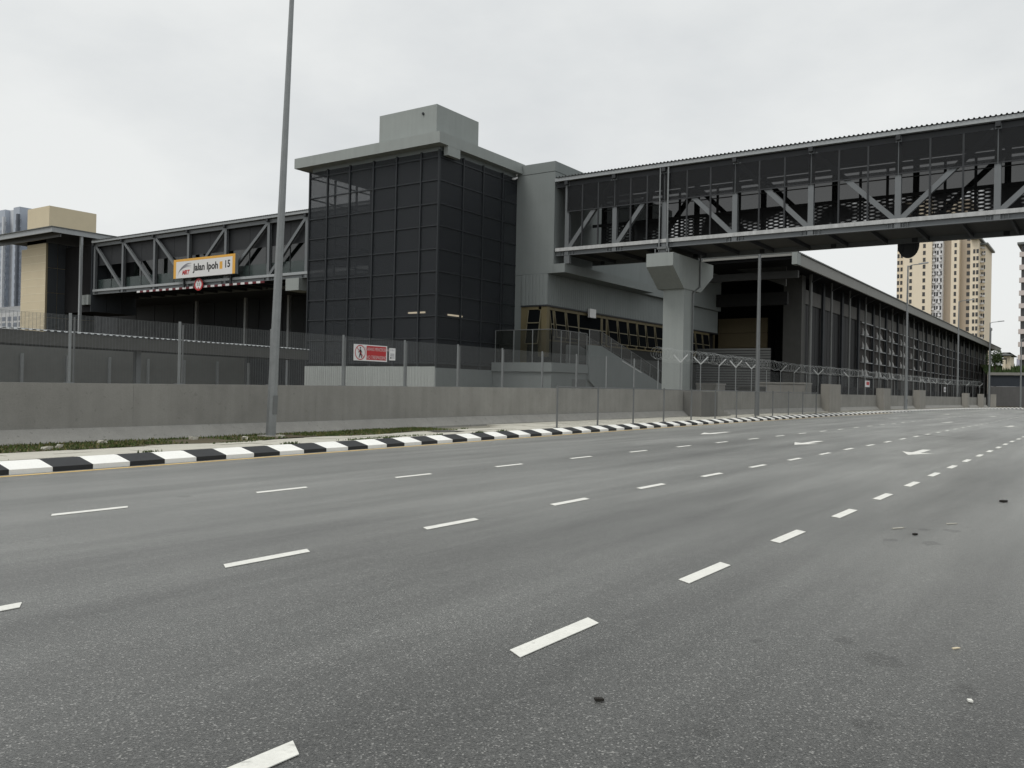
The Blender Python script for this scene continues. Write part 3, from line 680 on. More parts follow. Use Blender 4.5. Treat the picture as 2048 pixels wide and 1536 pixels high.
# stair flight descending along the building
sf=thing('stair_flight','grey parapet stair flight descending beside the station windows with tinted glass rail','stairs',(57.2,31.4,0))
P=[(57.22,2.3),(57.22,4.95),(59.0,4.97),(71.5,1.85),(71.5,0.0),(61.5,0.0)]
obj('parapet',MB().prism(P,'y',32.3,32.5),GREYP,sf)
obj('far_parapet',MB().prism([(57.22,2.3),(57.22,5.0),(59.0,5.0),(72.5,1.85),(72.5,0.0),(61.5,0.0)],'y',34.2,34.4),GREYP,sf)
for k in range(22): obj('step',MB().box((58.9+k*.56,32.51,max(0,3.75-(k+1)*.17-.5)),(58.9+(k+1)*.56,34.19,3.75-k*.17)),DARKC,sf)
rail((57.3,32.4,4.96),(59,32.4,4.96),1,0,1.15,sf); rail((59.0,32.4,4.96),(71.4,32.4,1.86),7,0,1.15,sf); rail((59.0,34.3,4.98),(72.4,34.3,1.87),7,0,1.15,sf)
obj('light_strip',MB().beam((62.5,32.29,3.95),(66.0,32.29,3.1),.03,.06),PW,sf)
# ------------------------------------------------------------------ footbridges
def corrugated(mb,v0,v1,u0,u1,z0,pitch=.27,rise=.07,fall=.25):
    n=int((v1-v0)/pitch); prof=[]
    for k in range(n):
        y=v0+k*pitch; prof+=[(y,0),(y+pitch*.5,0),(y+pitch*.62,rise),(y+pitch*.88,rise)]
    prof.append((v0+n*pitch,0))
    for (a,b),(c,e) in zip(prof[:-1],prof[1:]):
        mb.quad((u0,a,z0+b),(u0,c,z0+e),((u0+u1)/2,c,z0+e+fall),((u0+u1)/2,a,z0+b+fall)); mb.quad(((u0+u1)/2,a,z0+b+fall),((u0+u1)/2,c,z0+e+fall),(u1,c,z0+e),(u1,a,z0+b))
STIFF=withmat(MB().box((-.13,-.015,.04),(-.02,.015,.33)),'stiffener',STEEL)
def bridge(t,u0,u1,posts,diags,zb,ztop,zroof,vend0,vend1,lower='open',ledge=LEDGE,scr_bot=None,upper=True,moire=False):
    """posts sorted from high v to low v; diags[i] '/' or '\\' for the bay posts[i]..posts[i+1]"""
    dz=.33
    for side,(uu,out) in enumerate(((u0,-1),(u1,1))):
        obj('edge_beam',MB().box((uu-.02,vend0,zb),(uu+.1*-out,vend1,zb+dz)).box((uu+out*.16,vend0,zb),(uu,vend1,zb+.035)),STEEL,t)
        obj('ledge',MB().box((uu+out*.2,vend0,zb+dz+.002),(uu-out*.15,vend1,zb+dz+.25)),ledge if side==0 else STEEL,t)
        obj('top_chord',MB().box((uu-.12,vend0,ztop-.42),(uu+.12,vend1,ztop-(.05 if side==0 or not upper else .2))),STEEL_D if side==0 and upper else STEEL,t)
        obj('gutter',MB().box((uu+out*.42,vend0,ztop),(uu+out*.1,vend1,ztop+.24)),STEEL_L if side==0 else STEEL,t)
        for i,v in enumerate(posts):
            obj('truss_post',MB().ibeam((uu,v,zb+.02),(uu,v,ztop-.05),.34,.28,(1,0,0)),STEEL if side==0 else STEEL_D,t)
            if side==0:
                obj('bracket',MB().box((uu-.40,v-.13,ztop-.3),(uu-.12,v+.13,ztop+.26)),STEEL_D,t)
                for k in (-.55,-.3,-.1,.1,.3,.55): inst('stiffener',STIFF,(uu,v+k,zb),t)
        for i,dg in enumerate(diags):
            a,b=posts[i],posts[i+1]
            za,zc=(zb+dz+.25,ztop-.4) if dg=='/' else (ztop-.4,zb+dz+.25)
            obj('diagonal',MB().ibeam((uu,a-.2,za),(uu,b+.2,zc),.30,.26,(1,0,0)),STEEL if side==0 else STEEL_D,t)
    # deck and floor beams
    obj('deck',MB().box((u0+.12,vend0,zb+.3),(u1-.12,vend1,zb+.45)),DARKC,t)
    v=vend0+1.2
    while v<vend1: obj('floor_beam',MB().box((u0+.12,v-.07,zb+.02),(u1-.12,v+.07,zb+.297)),STEEL_D,t); v+=2.5
    rf=MB(); corrugated(rf,vend0-.2,vend1,u0-.5,u1+.5,zroof); obj('roof_sheet',rf,ROOFM,t)
    obj('ceiling',MB().box((u0+.15,vend0,ztop+.06),(u1-.15,vend1,ztop+.12)),BLACK,t)
# right footbridge
fb=thing('road_footbridge','long covered steel truss footbridge with dark mesh crossing above the road on grey pier','footbridge',(55.3,25,11.5))
RB=[33.3,29.35,25.5,20.48,15.58,10.51,5.34,.2,-4.9,-10.]
U0,U1=55.32,60.9
bridge(fb,U0,U1,RB,['/','/','\\','\\','\\','/','/','/','\\'],11.5,17.0,17.27,-14,34.25)
zm=14.75
for a,b in zip(RB[:-1],RB[1:]):
    n=3; w=(a-b)/n
    for k in range(n):
        y0,y1=b+k*w,b+(k+1)*w
        obj('screen_panel',MB().box((U0-.19,y0+.03,zm),(U0-.17,y1-.03,16.6)),SCREEN_N,fb)
        obj('screen_panel',MB().box((U1-.2,y0+.03,16.46),(U1-.18,y1-.03,16.6)),SCREEN_F,fb)
        obj('screen_panel',MB().box((U1-.2,y0+.03,14.72),(U1-.18,y1-.03,16.3)),SCREEN_F,fb)
        obj('moire_panel',MB().quad((U1-.2,y0+.03,12.1),(U1-.2,y1-.03,12.1),(U1-.2,y1-.03,14.5),(U1-.2,y0+.03,14.5)),MOIRE,fb)
        if k:
            obj('screen_rail',MB().box((U0-.2,y0-.05,12.1),(U0-.12,y0+.05,16.6)),STEEL_D,fb)
            obj('screen_rail',MB().box((U1-.25,y0-.08,12.1),(U1-.15,y0+.08,16.6)),STEEL_D,fb)
    obj('screen_edge',MB().box((U0-.21,b+.03,zm-.07),(U0-.15,a-.03,zm-.002)),STEEL_D,fb)
obj('far_screen_rail',MB().box((U1-.26,-14,14.5),(U1-.14,34.2,14.72)),STEEL_D,fb)
obj('pipe',MB().tube([(U1-.5,-14,15.7),(U1-.5,33,15.7)],.04,6),STEEL,fb)
obj('end_post_base',MB().box((U0-.14,33.05,10.9),(U0+.14,33.5,11.5)),STEEL,fb)
# pier
pr=thing('bridge_pier','pale grey concrete hammerhead pier carrying the road footbridge','pier',(57.2,25.3,0))
obj('column',MB().box((56.52,24.5,0),(58.05,26.06,9.0)),GREYP2,pr)
capp=[(54.4,10.1),(54.4,11.0),(61.6,11.0),(61.6,10.1),(59.3,8.75),(56.3,8.75)]
obj('cap',MB().prism(capp,'y',24.42,26.4),GREYP2,pr)
for u in (55.32,60.9):
    obj('bearing',MB().box((u-.5,25.1,11.01),(u+.5,25.9,11.12)).box((u-.3,25.2,11.12),(u+.3,25.8,11.35)).box((u-.45,25.15,11.35),(u+.45,25.85,11.5)),GALVD,pr)
    if u<56: obj('bolt',MB().tube([(u-.4,25.0,11.0),(u-.4,25.0,11.4)],.04,6).tube([(u-.4,26.0,11.0),(u-.4,26.0,11.4)],.04,6),GALV,pr)
obj('downpipe',MB().tube([(59.0,24.36,11.4),(59.0,24.36,9.1),(57.9,24.4,8.6),(57.9,24.42,0)],.06,6),GALVD,pr)
obj('main_downpipe',MB().tube([(U0-.33,25.15,11.2),(U0-.33,25.15,17.1)],.06,8).tube([(U0-.33,25.75,11.2),(U0-.33,25.75,17.1)],.045,8),GALV,pr)
# hanging round sign back
c=at(1817,489,u=61.3); cs=thing('round_clearance_sign','dark back of a round clearance sign hanging below the road footbridge','sign',(61.3,c.y,c.z))
mb=MB(); pts=[(c.y+math.cos(2*math.pi*k/28)*.66,c.z-.02+math.sin(2*math.pi*k/28)*.88) for k in range(28)]; mb.prism(pts,'x',61.28,61.31); obj('disc',mb,STEEL_D,cs)
obj('hanger',MB().box((61.2,c.y-.4,c.z-.5),(61.27,c.y-.34,c.z+.9)).box((61.2,c.y+.34,c.z-.5),(61.27,c.y+.4,c.z+.9)),STEEL_D,cs)
# left footbridge
lb=thing('sign_footbridge','grey steel truss footbridge with open bays running left from the dark tower','footbridge',(55.6,62,11.4))
LB=[97.2,91.5,85.5,79.5,73.4,66.9,61.6]
UL0,UL1=55.6,60.9
bridge(lb,UL0,UL1,LB,['\\','\\','\\','/','/','/'],11.45,17.4,17.65,50.5,97.4,ledge=STEEL_L,upper=False)
for a,b in zip(LB[:-1],LB[1:]):
    for k in range(2):
        y0=b+(a-b)/2*k; y1=b+(a-b)/2*(k+1)
        obj('upper_panel',MB().box((UL0+.3,y0+.02,14.9),(UL0+.33,y1-.02,17.05)),mat('panel_dark',(.026,.028,.031),.6,var=.15),lb)
        obj('glass_pane',MB().box((UL1-.42,y0+.004,12.0),(UL1-.40,y1-.004,17.2)),GLASSG,lb)
        obj('glass_pane',MB().box((UL0+.3,y0+.04,12.1),(UL0+.32,y1-.04,13.2)),GLASSG,lb)
        obj('pane_post',MB().box((UL0+.27,y0-.04,12.05),(UL0+.34,y0+.04,14.9)),STEEL_D,lb)
obj('mid_rail',MB().box((UL0+.26,61.6,14.83),(UL0+.36,97.2,14.9)),STEEL_D,lb)
for y,x0_ in ((63.0,0),(98.6,0)):
    obj('bearing_block',MB().box((UL0-.5,y-.9,10.3),(UL0+1.6,y+.9,11.43)),GREYP2,lb)
obj('link_wall',MB().box((UL0-.1,50.7,11.9),(UL1-.3,61.3,17.0)),BLACK,lb)
# red and white stripes on the bridge edge
y0,y1=at(274,580,u=UL0-.25).y,at(529,562,u=UL0-.25).y; n=36
sr=withmat(MB().box((0,0,0),(.03,(y0-y1)/n,.2)),'stripe',mat('stripe_maroon',(.12,.012,.018),.5,var=.1)); sw=withmat(MB().box((0,0,0),(.03,(y0-y1)/n,.2)),'stripe',PW)
for k in range(n): inst('stripe',sw if k%2 else sr,(UL0-.27,y1+(y0-y1)/n*k,11.25),lb)
c=at(397,569,u=UL0-.45); cs=thing('height_limit_sign','round red ringed white height limit sign hanging below the station name board','sign',tuple(c))
def disc(mb,y,z,R,x,n=32,R2=0):
    for k in range(n):
        t0,t1=2*math.pi*k/n,2*math.pi*(k+1)/n
        if R2: mb.quad(*[(x,y+math.cos(t)*q,z+math.sin(t)*q) for t,q in ((t0,R),(t1,R),(t1,R2),(t0,R2))])
        else: mb.quad((x,y,z),(x,y+math.cos(t0)*R,z+math.sin(t0)*R),(x,y+math.cos(t1)*R,z+math.sin(t1)*R))
mb=MB(); mb.prism([(c.y+math.cos(2*math.pi*k/32)*.72,c.z+math.sin(2*math.pi*k/32)*.62) for k in range(32)],'x',c.x,c.x+.04); obj('disc',mb,PR,cs)
mb=MB(); mb.prism([(c.y+math.cos(2*math.pi*k/32)*.50,c.z+math.sin(2*math.pi*k/32)*.46) for k in range(32)],'x',c.x-.006,c.x-.002); obj('white_field',mb,PW,cs)
mb=MB(); mb.quad((c.x-.01,c.y-.16,c.z+.44),(c.x-.01,c.y+.16,c.z+.44),(c.x-.01,c.y,c.z+.22)).quad((c.x-.01,c.y-.16,c.z-.44),(c.x-.01,c.y+.16,c.z-.44),(c.x-.01,c.y,c.z-.22)); obj('triangles',mb,PR,cs)
me=text_mb('5.0',.42,(c.x-.012,c.y,c.z),(0,-1,0),(0,0,1),.001); obj('numerals',me,PK,cs)
obj('bracket',MB().box((c.x+.041,c.y-.05,c.z-.3),(UL0-.2,c.y+.05,c.z+.9)),STEEL_D,cs)
# station name board
us_=UL0-.75
tl=at(348,520,u=us_); tr=at(471,507,u=us_); bl=at(348,557.5,u=us_); br=at(471,547,u=us_)
ya,yb=tl.y,tr.y; za,zb_=(bl.z+br.z)/2,(tl.z+tr.z)/2
nb=thing('station_name_board','white station name board with orange border hanging on the left footbridge','sign',(us_,ya,za))
obj('box',MB().box((us_,yb,za),(us_+.35,ya,zb_)),STEEL_L,nb)
bw=.22
fr=MB().box((us_-.02,yb,za),(us_-.002,yb+.42,zb_)).box((us_-.02,ya-.42,za),(us_-.002,ya,zb_)).box((us_-.02,yb+.421,zb_-.24),(us_-.002,ya-.421,zb_)); obj('orange_border',fr,PO,nb)
obj('white_face',MB().box((us_-.015,yb+.422,za+.0),(us_-.003,ya-.422,zb_-.242)),PW,nb)
wd=ya-yb; hc=(za+zb_)/2-.08; xd=(0,-1,0)
def FR(x): return (ya-at(x,535,u=us_).y)/wd
def TX(txt,frac,size,m,dz=0,shear=0,bold=0,xs=1,name='lettering'):
    me=text_mb(txt,size,(us_-.02,ya-wd*frac,hc+dz),xd,(0,0,1),.002,shear=shear,bold=bold,xs=xs); obj(name,me,m,nb)
TX('Jalan Ipoh',FR(411.5),1.0,PK,.06,bold=.032,xs=1.03); TX('1',FR(451.6),.98,PK,.08,bold=.032,xs=.95); TX('5',FR(457.8),.98,PK,.1,bold=.032,xs=.95); TX('MRT',FR(371.6),.62,PR,-.36,shear=.25,bold=.03,xs=.95)
sy=ya-wd*FR(442.2); obj('line_badge',MB().box((us_-.022,sy-.22,hc-.32),(us_-.016,sy+.22,hc+.42)),PO,nb); TX('M',FR(442.2),.3,PW,.05)
sw_=MB()
for (r0,off,w) in ((1,0,.10),(1,.14,.07),(1,.26,.05)):
    pts=[]
    for k in range(17):
        t=k/16; x=FR(356)+(FR(383)-FR(356))*t; pts.append((ya-wd*x,hc-.62+1.18*(math.sin(min(1,t*1.12)*math.pi/2)**.6)-off*t*1.6,w*(.35+1.2*math.sin(t*math.pi))))
    for (y0_,z0_,w0),(y1_,z1_,w1) in zip(pts[:-1],pts[1:]): sw_.quad((us_-.021,y0_,z0_-w0*.5),(us_-.021,y1_,z1_-w1*.5),(us_-.021,y1_,z1_+w1*.5),(us_-.021,y0_,z0_+w0*.5))
obj('logo_swoosh',sw_,PG,nb)
for y in (ya-1.2,yb+1.2): obj('hanger',MB().box((us_+.351,y-.12,za+.2),(UL0-.15,y+.12,za+.4)).box((us_+.351,y-.1,za-.9),(us_+.5,y+.1,za+.1)),STEEL_D,nb)
# ------------------------------------------------------------------ dark platform wall behind the left footbridge
dw=thing('dark_platform_hall','dark metal clad platform hall with pale steel columns behind the left footbridge','building',(68,55,0))
for k in range(19):
    v=54+4.2*k; obj('cladding_panel',MB().box((68,v+.05,0),(68.25,v+4.15,15)),SCREEN_O,dw)
obj('roof',MB().box((61.5,54,11.6),(90,114,11.9)),STEEL_D,dw)
obj('rear',MB().box((70,54,0),(90,112.8,11.5)),BLACK,dw)
for x in (393,491,577.5):
    c=at(x,640,u=66.5); obj('column',MB().box((66.35,c.y-.16,0),(66.65,c.y+.16,11.58)),STEEL_L,dw)
# ------------------------------------------------------------------ low covered walkway on the left
sh=thing('covered_walkway','low covered walkway roof with pale corrugated edge behind the mesh fence','walkway',(-20,44,0))
mb=MB(); prof=[]; y=-34.
def sv_(u): return 43.9+max(0,u-20)*.13
k=0
while y<42.6:
    for a,b in ((0,0),(.16,0),(.2,.05),(.34,.05)): prof.append((y+a,b))
    y+=.38
for (a,b),(c,e) in zip(prof[:-1],prof[1:]): mb.quad((a,sv_(a)-.1,4.0+b),(c,sv_(c)-.1,4.0+e),(c,sv_(c)+2.9,4.2+e),(a,sv_(a)+2.9,4.2+b))
obj('roof_sheet',mb,STEEL_L,sh)
mb=MB().quad((-34,sv_(-34),3.3),(20,sv_(20),3.3),(20,sv_(20),3.97),(-34,sv_(-34),3.97)).quad((20,sv_(20),3.3),(42.6,sv_(42.6),3.3),(42.6,sv_(42.6),3.97),(20,sv_(20),3.97)); obj('roof_shadow_strip',mb,DARKC,sh)  # dark strip stands in for the shadow under the roof edge
obj('ceiling',MB().quad((-34,43.9,3.3),(20,43.9,3.3),(42.6,47.2,3.3),(42.6,50,3.3),(20,46.7,3.3),(-34,46.7,3.3)),BLACK,sh)
for x in (275,): pass
for u in (-6,6,17.5,29,40): obj('column',MB().box((u-.15,sv_(u)+.9,0),(u+.15,sv_(u)+1.2,3.29)),STEEL,sh)
obj('back_wall',MB().box((-45,50.5,0),(40,50.8,4.25)),mat('grey_hoarding',(.20,.205,.195),.8,var=.15),sh)
for k in range(9): obj('wall_post',MB().box((22+2.6*k,50.35,0),(22.14+2.6*k,50.49,3.0)),STEEL_L,sh)
# ------------------------------------------------------------------ cream lift tower on the far left
yt=thing('cream_lift_tower','cream panelled lift tower with dark mesh side and wide flat metal roof','tower',(53,99,0))
UY=53.2
e1=at(92,500,u=UY).y; e0=at(42,560,u=UY).y; e05=at(55,480,u=UY).y
z_step=at(48,505,u=UY).z
u_end=at(193,430,v=e1).x
obj('shaft',MB().box((UY+.03,e1+.02,0),(u_end,e05,17.6)).box((UY+.03,e05+.002,0),(u_end,e0,z_step)),mat('shaft_core',(.3,.25,.16),.8),yt)
zz=[0,1.5]; 
zz=[at(70,y,u=UY).z for y in (652,634,619,603,588,573,558,542,527,512,497,481)]+[17.6]
zz=[0]+zz
for a,b in zip(zz[:-1],zz[1:]):
    hi=e0 if b<=z_step+.3 else e05
    obj('wall_panel',MB().box((UY,e1,a+.02),(UY+.028,hi,b-.03)),YEL,yt); obj('joint_strip',MB().box((UY-.012,e1,b-.028),(UY+.026,hi,b+.018)),YEL2,yt)
bx0=at(99,411,u=UY-.1); bxl=at(55.5,418,u=UY-.1).y; bxe=at(193,429,v=bx0.y).x
obj('rooftop_box',MB().box((UY-.1,bx0.y,18.5),(bxe,bxl,bx0.z)),YEL,yt)
rc=at(104,452,u=51.0); rl=at(-30,477,u=51.0).y; re=at(275,470,v=rc.y).x
ry=MB()
rfz=rc.z
obj('roof_fascia',MB().box((51.0,rc.y,rfz-.62),(51.15,rl,rfz-.06)).box((51.151,rc.y,rfz-.62),(re,rc.y+.15,rfz-.06)),STEEL_L,yt)
obj('roof_deck',MB().box((51.16,rc.y+.16,rfz-.40),(re,rl,rfz-.2)),STEEL_D,yt)
mb=MB(); k=rc.y-.15
while k<rl: mb.box((50.85,k,rfz-.058),(re,k+.17,rfz+.02)).box((50.85,k+.17,rfz-.058),(re,k+.3,rfz-.02)); k+=.3
obj('roof_sheet',mb,ROOFM,yt)
obj('eave_beam',MB().box((52.2,rc.y+.6,rfz-.95),(52.4,rl,rfz-.41)),STEEL,yt)
ue=at(190,560,v=e1).x
for k in range(5):
    a=UY+.2+(ue-UY-.2)*k/5; b=UY+.2+(ue-UY-.2)*(k+1)/5
    for j in range(6): obj('screen_panel',MB().box((a+.03,e1-.06,j*2.95+.03),(b-.03,e1-.02,(j+1)*2.95-.03)),mat('lift_screen',(.043,.049,.056),.6,var=.1),yt)
for k in range(3): obj('lobby_screen',MB().box((55.4+1.9*k,97.6,9.5),(57.25+1.9*k,97.75,17.35)),mat('lift_screen',(.043,.049,.056)),yt)
obj('lobby_core',MB().box((55.5,97.8,9.5),(61,e1-.1,17.3)),BLACK,yt)
pc_=at(162,560,v=rc.y+.2); obj('column',MB().box((pc_.x-.14,rc.y+.16,0),(pc_.x+.14,rc.y+.44,rfz-.41)),STEEL_L,yt)
# ------------------------------------------------------------------ station hall
sh_=thing('station_hall','long dark station hall with slender columns and heavy sloping roof edge beside the road','station',(92,26,0))
RU0,RU1=80.85,263
obj('roof_fascia',MB().box((RU0,24.0,13.6),(RU1,24.22,14.62)).box((RU0,24.221,14.38),(RU0+.2,45,14.6)),mat('fascia_grey',(.27,.27,.255),.8,var=.1,scale=.4,streak=.12),sh_)
obj('roof_end_block',MB().box((RU0-.12,23.9,13.55),(RU0+.9,24.4,14.66)),GREYP2,sh_)
obj('roof_deck',MB().box((RU0+.21,24.23,14.1),(RU1,60,14.5)),BLACK,sh_)
mb=MB(); k=RU0
while k<RU1: mb.box((k,23.85,14.63),(k+.35,60,14.74)); mb.box((k+.35,23.9,14.63),(k+.6,60,14.68)); k+=.6
obj('roof_sheet',mb,ROOFM,sh_)
cu_=[92.35+8.27*k for k in range(21)]
for i,u in enumerate(cu_):
    obj('column',MB().tube([(u,25.9,0),(u,25.9,14.08)],.12 if i else .18,8),mat('column_grey',(.20,.205,.20),.6,.1,var=.1),sh_)
    if i<16: obj('roof_bracket',MB().beam((u,25.9,13.2),(u,24.3,14.0),.12,.2,(1,0,0)),STEEL_D,sh_)
LOU=mat('louvre_brown',(.026,.022,.019),.7,var=.15,scale=.8)
LOUD=mat('louvre_dark',(.018,.019,.02),.7,var=.15,scale=.8)
BAND=mat('hall_band',(.12,.118,.112),.85,var=.2,scale=.5,streak=.2)
FIN=mat('white_fin',(.92,.92,.9),.6,var=.05)
finm=withmat(MB().prism([(0,0),(.0,.85),(-.34,0)],'x',0,.05),'vent_fin',FIN)
for i,(a,b) in enumerate(zip(cu_[:-1],cu_[1:])):
    obj('band_beam',MB().box((a,26.6,11.1),(b,27.0,12.6)),BAND,sh_)
    obj('pilaster',MB().box((b-1.6,26.35,0),(b-.9,26.59,13.9)),SCREEN_O,sh_)
    n=5 if i<8 else 3
    for k in range(n):
        w=(b-a)/n; obj('louvre_panel',MB().box((a+k*w+.05,26.75,2.5),(a+(k+1)*w-.05,26.85,11.09)),LOUD if i<3 else LOU,sh_)
    if i>=3 and i<19:
        for z in (4.1,5.85,7.6,9.35,10.95): obj('transom',MB().box((a+.2,26.35,z-.05),(b-1.7,26.5,z+.05)),STEEL_L if i<13 else STEEL,sh_)
        if i<11:
            for z in (4.15,5.9,7.65,9.4):
                for q in (0,1):
                    if random.random()<(.97 if i<7 else .4): inst('vent_fin',finm,(a+.9+q*2.0,26.42,z-.0),sh_,(0,0,0))
obj('lower_wall',MB().box((92,26.4,0),(RU1,27,2.5)),BLACK,sh_)
obj('inner_dark',MB().box((96,27.05,0),(RU1,60,14.05)),BLACK,sh_)
obj('end_wall',MB().box((RU1-.5,26.3,0),(RU1,26.74,14)),BLACK,sh_)
# end truss beams and dark gable at the near end
obj('end_beam',MB().box((83.0,24.5,12.6),(83.4,45,13.3)),mat('beam_grey',(.055,.055,.053),.8,var=.1),sh_)
obj('haunch',MB().prism([(26,12.0),(26,13.9),(31,13.9)],'x',84.2,84.5),DARKC,sh_)
obj('corner_column',MB().box((91.0,26.4,0),(92.3,28.3,13.9)),DARKC,sh_)
obj('gable_dark',MB().box((95.8,28.4,0),(95.95,60,14.05)),BLACK,sh_)
obj('inner_beam',MB().box((88,27,10.6),(88.5,45,11.9)),mat('beam_dim',(.03,.03,.03),.9),sh_)
# cream plant room inside
kr=thing('cream_plant_room','dim cream panelled plant room standing under the near end of the station roof','building',(93,31,0))
y1_,y0_=at(1437,638,u=93).y,at(1535,632,u=93).y
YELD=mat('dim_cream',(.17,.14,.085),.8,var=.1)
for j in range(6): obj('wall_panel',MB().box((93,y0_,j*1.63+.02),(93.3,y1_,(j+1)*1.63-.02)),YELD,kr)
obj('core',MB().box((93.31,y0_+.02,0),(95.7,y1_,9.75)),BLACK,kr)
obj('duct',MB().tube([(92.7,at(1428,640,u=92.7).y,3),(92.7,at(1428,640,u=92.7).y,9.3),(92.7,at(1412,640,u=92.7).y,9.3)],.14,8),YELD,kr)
# grey hoarding of slats
hd=thing('slatted_hoarding','grey horizontal slatted hoarding below the station roof beyond the pier','hoarding',(80,26,0))
ya,yb=at(1393,692,u=80).y,at(1541,698,u=80).y
slm=withmat(MB().box((0,0,0),(.05,ya-yb,.19)),'slat',mat('slat_grey',(.10,.105,.105),.7,var=.1))
for j in range(23): inst('slat',slm,(80+.02*(j%2),yb,.2+j*.245),hd)
obj('frame',MB().box((80.08,yb,0),(80.2,ya,5.75)),BLACK,hd)
for (xa,xb,yt_,u_) in ((1393,1432,766,66),(1477,1516,772,70),(1518,1610,764,76)):
    a,b=at(xa,yt_,u=u_),at(xb,yt_,u=u_)
    t=thing('site_block',{1393:'pale grey concrete box behind the fence beside the pier',1477:'low dark concrete chamber behind the razor wire fence',1518:'long low grey concrete plinth below the near station column'}[xa],'concrete block',(u_,b.y,0))
    obj('block',MB().box((u_,b.y,0),(u_+2,a.y,a.z-.12)),CONC if xa!=1477 else DARKC,t); obj('coping',MB().box((u_-.06,b.y-.05,a.z-.12),(u_+2.06,a.y+.05,a.z)),CONC2 if xa!=1477 else DARKC,t)
# ------------------------------------------------------------------ background: cream apartment tower
ap=thing('cream_apartment_tower','tall cream apartment tower with side bays coloured darker for shade rising behind the station hall roof','apartment tower',(330,70,0))
wm=withmat(MB().box((0,0,0),(.4,.85,1.4)),'window',TWIN)
def seg(xa,xb,u,depth,m,cols,ztop,wid=1.5):
    a,b=at(xa,600,u=u),at(xb,600,u=u)
    obj('facade',MB().box((u,b.y,0),(u+depth,a.y,ztop)),m,ap)
    for x in cols:
        c=at(x,600,u=u); z=22.
        while z<ztop-2.5:
            inst('window',wm,(u-.06,c.y-.42*wid/1.5,z),ap,(0,0,0),(1,wid/1.5,1)); z+=2.4
zt_=at(1960,484,u=330).z
zA=zt_+16; z2=at(1948,479,u=334).z; z3=at(1962,491,u=340).z
seg(1793,1806,334,20,CREAM,(1795.5,1802),zA,1.3); seg(1806,1862,330,24,CREAM,(1820.5,1847),zA,1.5)
seg(1862,1884,331.5,16,TWHITE,(1863.5,1869,1874,1881),zA,1.0)
seg(1884,1901,335,20,CREAM_SHADE,(),zA); seg(1901,1917,333,20,CREAM,(1909.5,),zA,1.3)
seg(1917,1939,336,20,CREAM_SHADE,(1936,),zA,2.0); seg(1939,1955,334,20,CREAM,(1947,1953.5),z2,1.2); seg(1955,1969,340,20,CREAM,(1958,1963,1967.5),z3,.9)
for xa,xb,u,z in ((1954,1971,339,z3),(1938,1956.5,333,z2)):
    a,b=at(xa,600,u=u),at(xb,600,u=u); obj('roof_eave',MB().box((u-1,b.y-.6,z),(u+21,a.y-.2,z+.6)),ROOFM,ap)
zt_=z3
rr=random.Random(9)
acm=withmat(MB().box((0,0,0),(.7,.8,.6)),'air_conditioner',TWHITE)
for x in (1866,1878,1959.5,1965):
    z=22.
    while z<zt_:
        c=at(x,600,u=331.5 if x<1900 else 340); inst('air_conditioner',acm,(c.x-.7,c.y-.4+rr.uniform(-.3,.3),z+rr.uniform(-.4,.2)),ap); z+=2.4
# grey tower sliver behind
t=thing('dark_far_tower','thin dark grey tower edge beside the cream apartment tower','apartment tower',(420,80,0)); a,b=at(1960,700,u=420),at(1972.5,655,u=420); obj('facade',MB().box((420,b.y,0),(440,a.y,b.z)),mat('dark_far',(.16,.16,.175),.9),t); obj('roof_line',MB().box((419.5,b.y-.3,b.z),(440.5,a.y+.3,b.z+1)),STEEL,t)
# right edge tower
et=thing('pink_banded_tower','tall apartment tower with pale balcony bands at the far right','apartment tower',(230,18,0))
a,b=at(2041,600,u=230),at(2110,600,u=230); zt2=at(2044,489,u=230).z; zb2=at(2044,745,u=230).z
obj('facade',MB().box((230.8,b.y,zb2),(250,a.y,zt2)),mat('edge_wall',(.30,.27,.26),.9,var=.1),et)
z=zb2; k=0
while z<zt2-.4:
    obj('balcony_band',MB().box((230,b.y,z),(230.79,a.y+.35,z+1.1)),mat('band_pink',(.62,.55,.52),.9,var=.05),et); 
    obj('window',MB().box((230.5,b.y,z+1.15),(230.78,a.y-.15,z+2.75)),TWIN,et); z+=2.95
obj('roof_eave',MB().box((229.5,b.y,zt2),(250.5,a.y+.8,zt2+.5)),ROOFM,et)
# ------------------------------------------------------------------ background: hill, house, far bridge
hb=thing('far_road_bridge','dark blue screened concrete road bridge beyond the bend at the far right','bridge',(185,20,0))
ub_=185
def zz_(x,y): return at(x,y,u=ub_).z
ya,yb=at(1975,770,u=ub_).y,-60
obj('parapet',MB().box((ub_,yb,zz_(2020,750.5)),(ub_+1,ya,zz_(2020,745))),CONC,hb)
obj('blue_screen',MB().box((ub_+.3,yb,zz_(2020,773)),(ub_+.6,ya,zz_(2020,750.8))),mat('blue_screen',(.035,.042,.052),.6,var=.15,scale=.5),hb)
obj('abutment',MB().box((ub_+.1,yb,0),(ub_+.9,ya,zz_(2020,773.2))),mat('abut',(.12,.12,.12),.9,var=.12,streak=.2),hb)
HV=at(1984,735,u=190).y
hill=MB(); rr=random.Random(4); nu,nv=14,40
zc=zz_(2020,745)
for i in range(nu):
    for j in range(nv):
        u=ub_+4+i*6; v=-70+j*(HV+70)/(nv-1)+i*.9
        q=(i/(nu-1)); hill.v.append((u,v,zc-1+ (at(2020,724,u=215).z-zc+1)*min(1,q*1.6)+rr.uniform(-.35,.35)))
for i in range(nu-1):
    for j in range(nv-1):
        a=i*nv+j; hill.f.append([a,a+1,a+nv+1,a+nv])
o=obj('hill',hill,mat('hill_grass',(.07,.085,.03),.9,var=.4,scale=.5,fine=.3,fscale=4),kind='structure')
sc=MB(); 
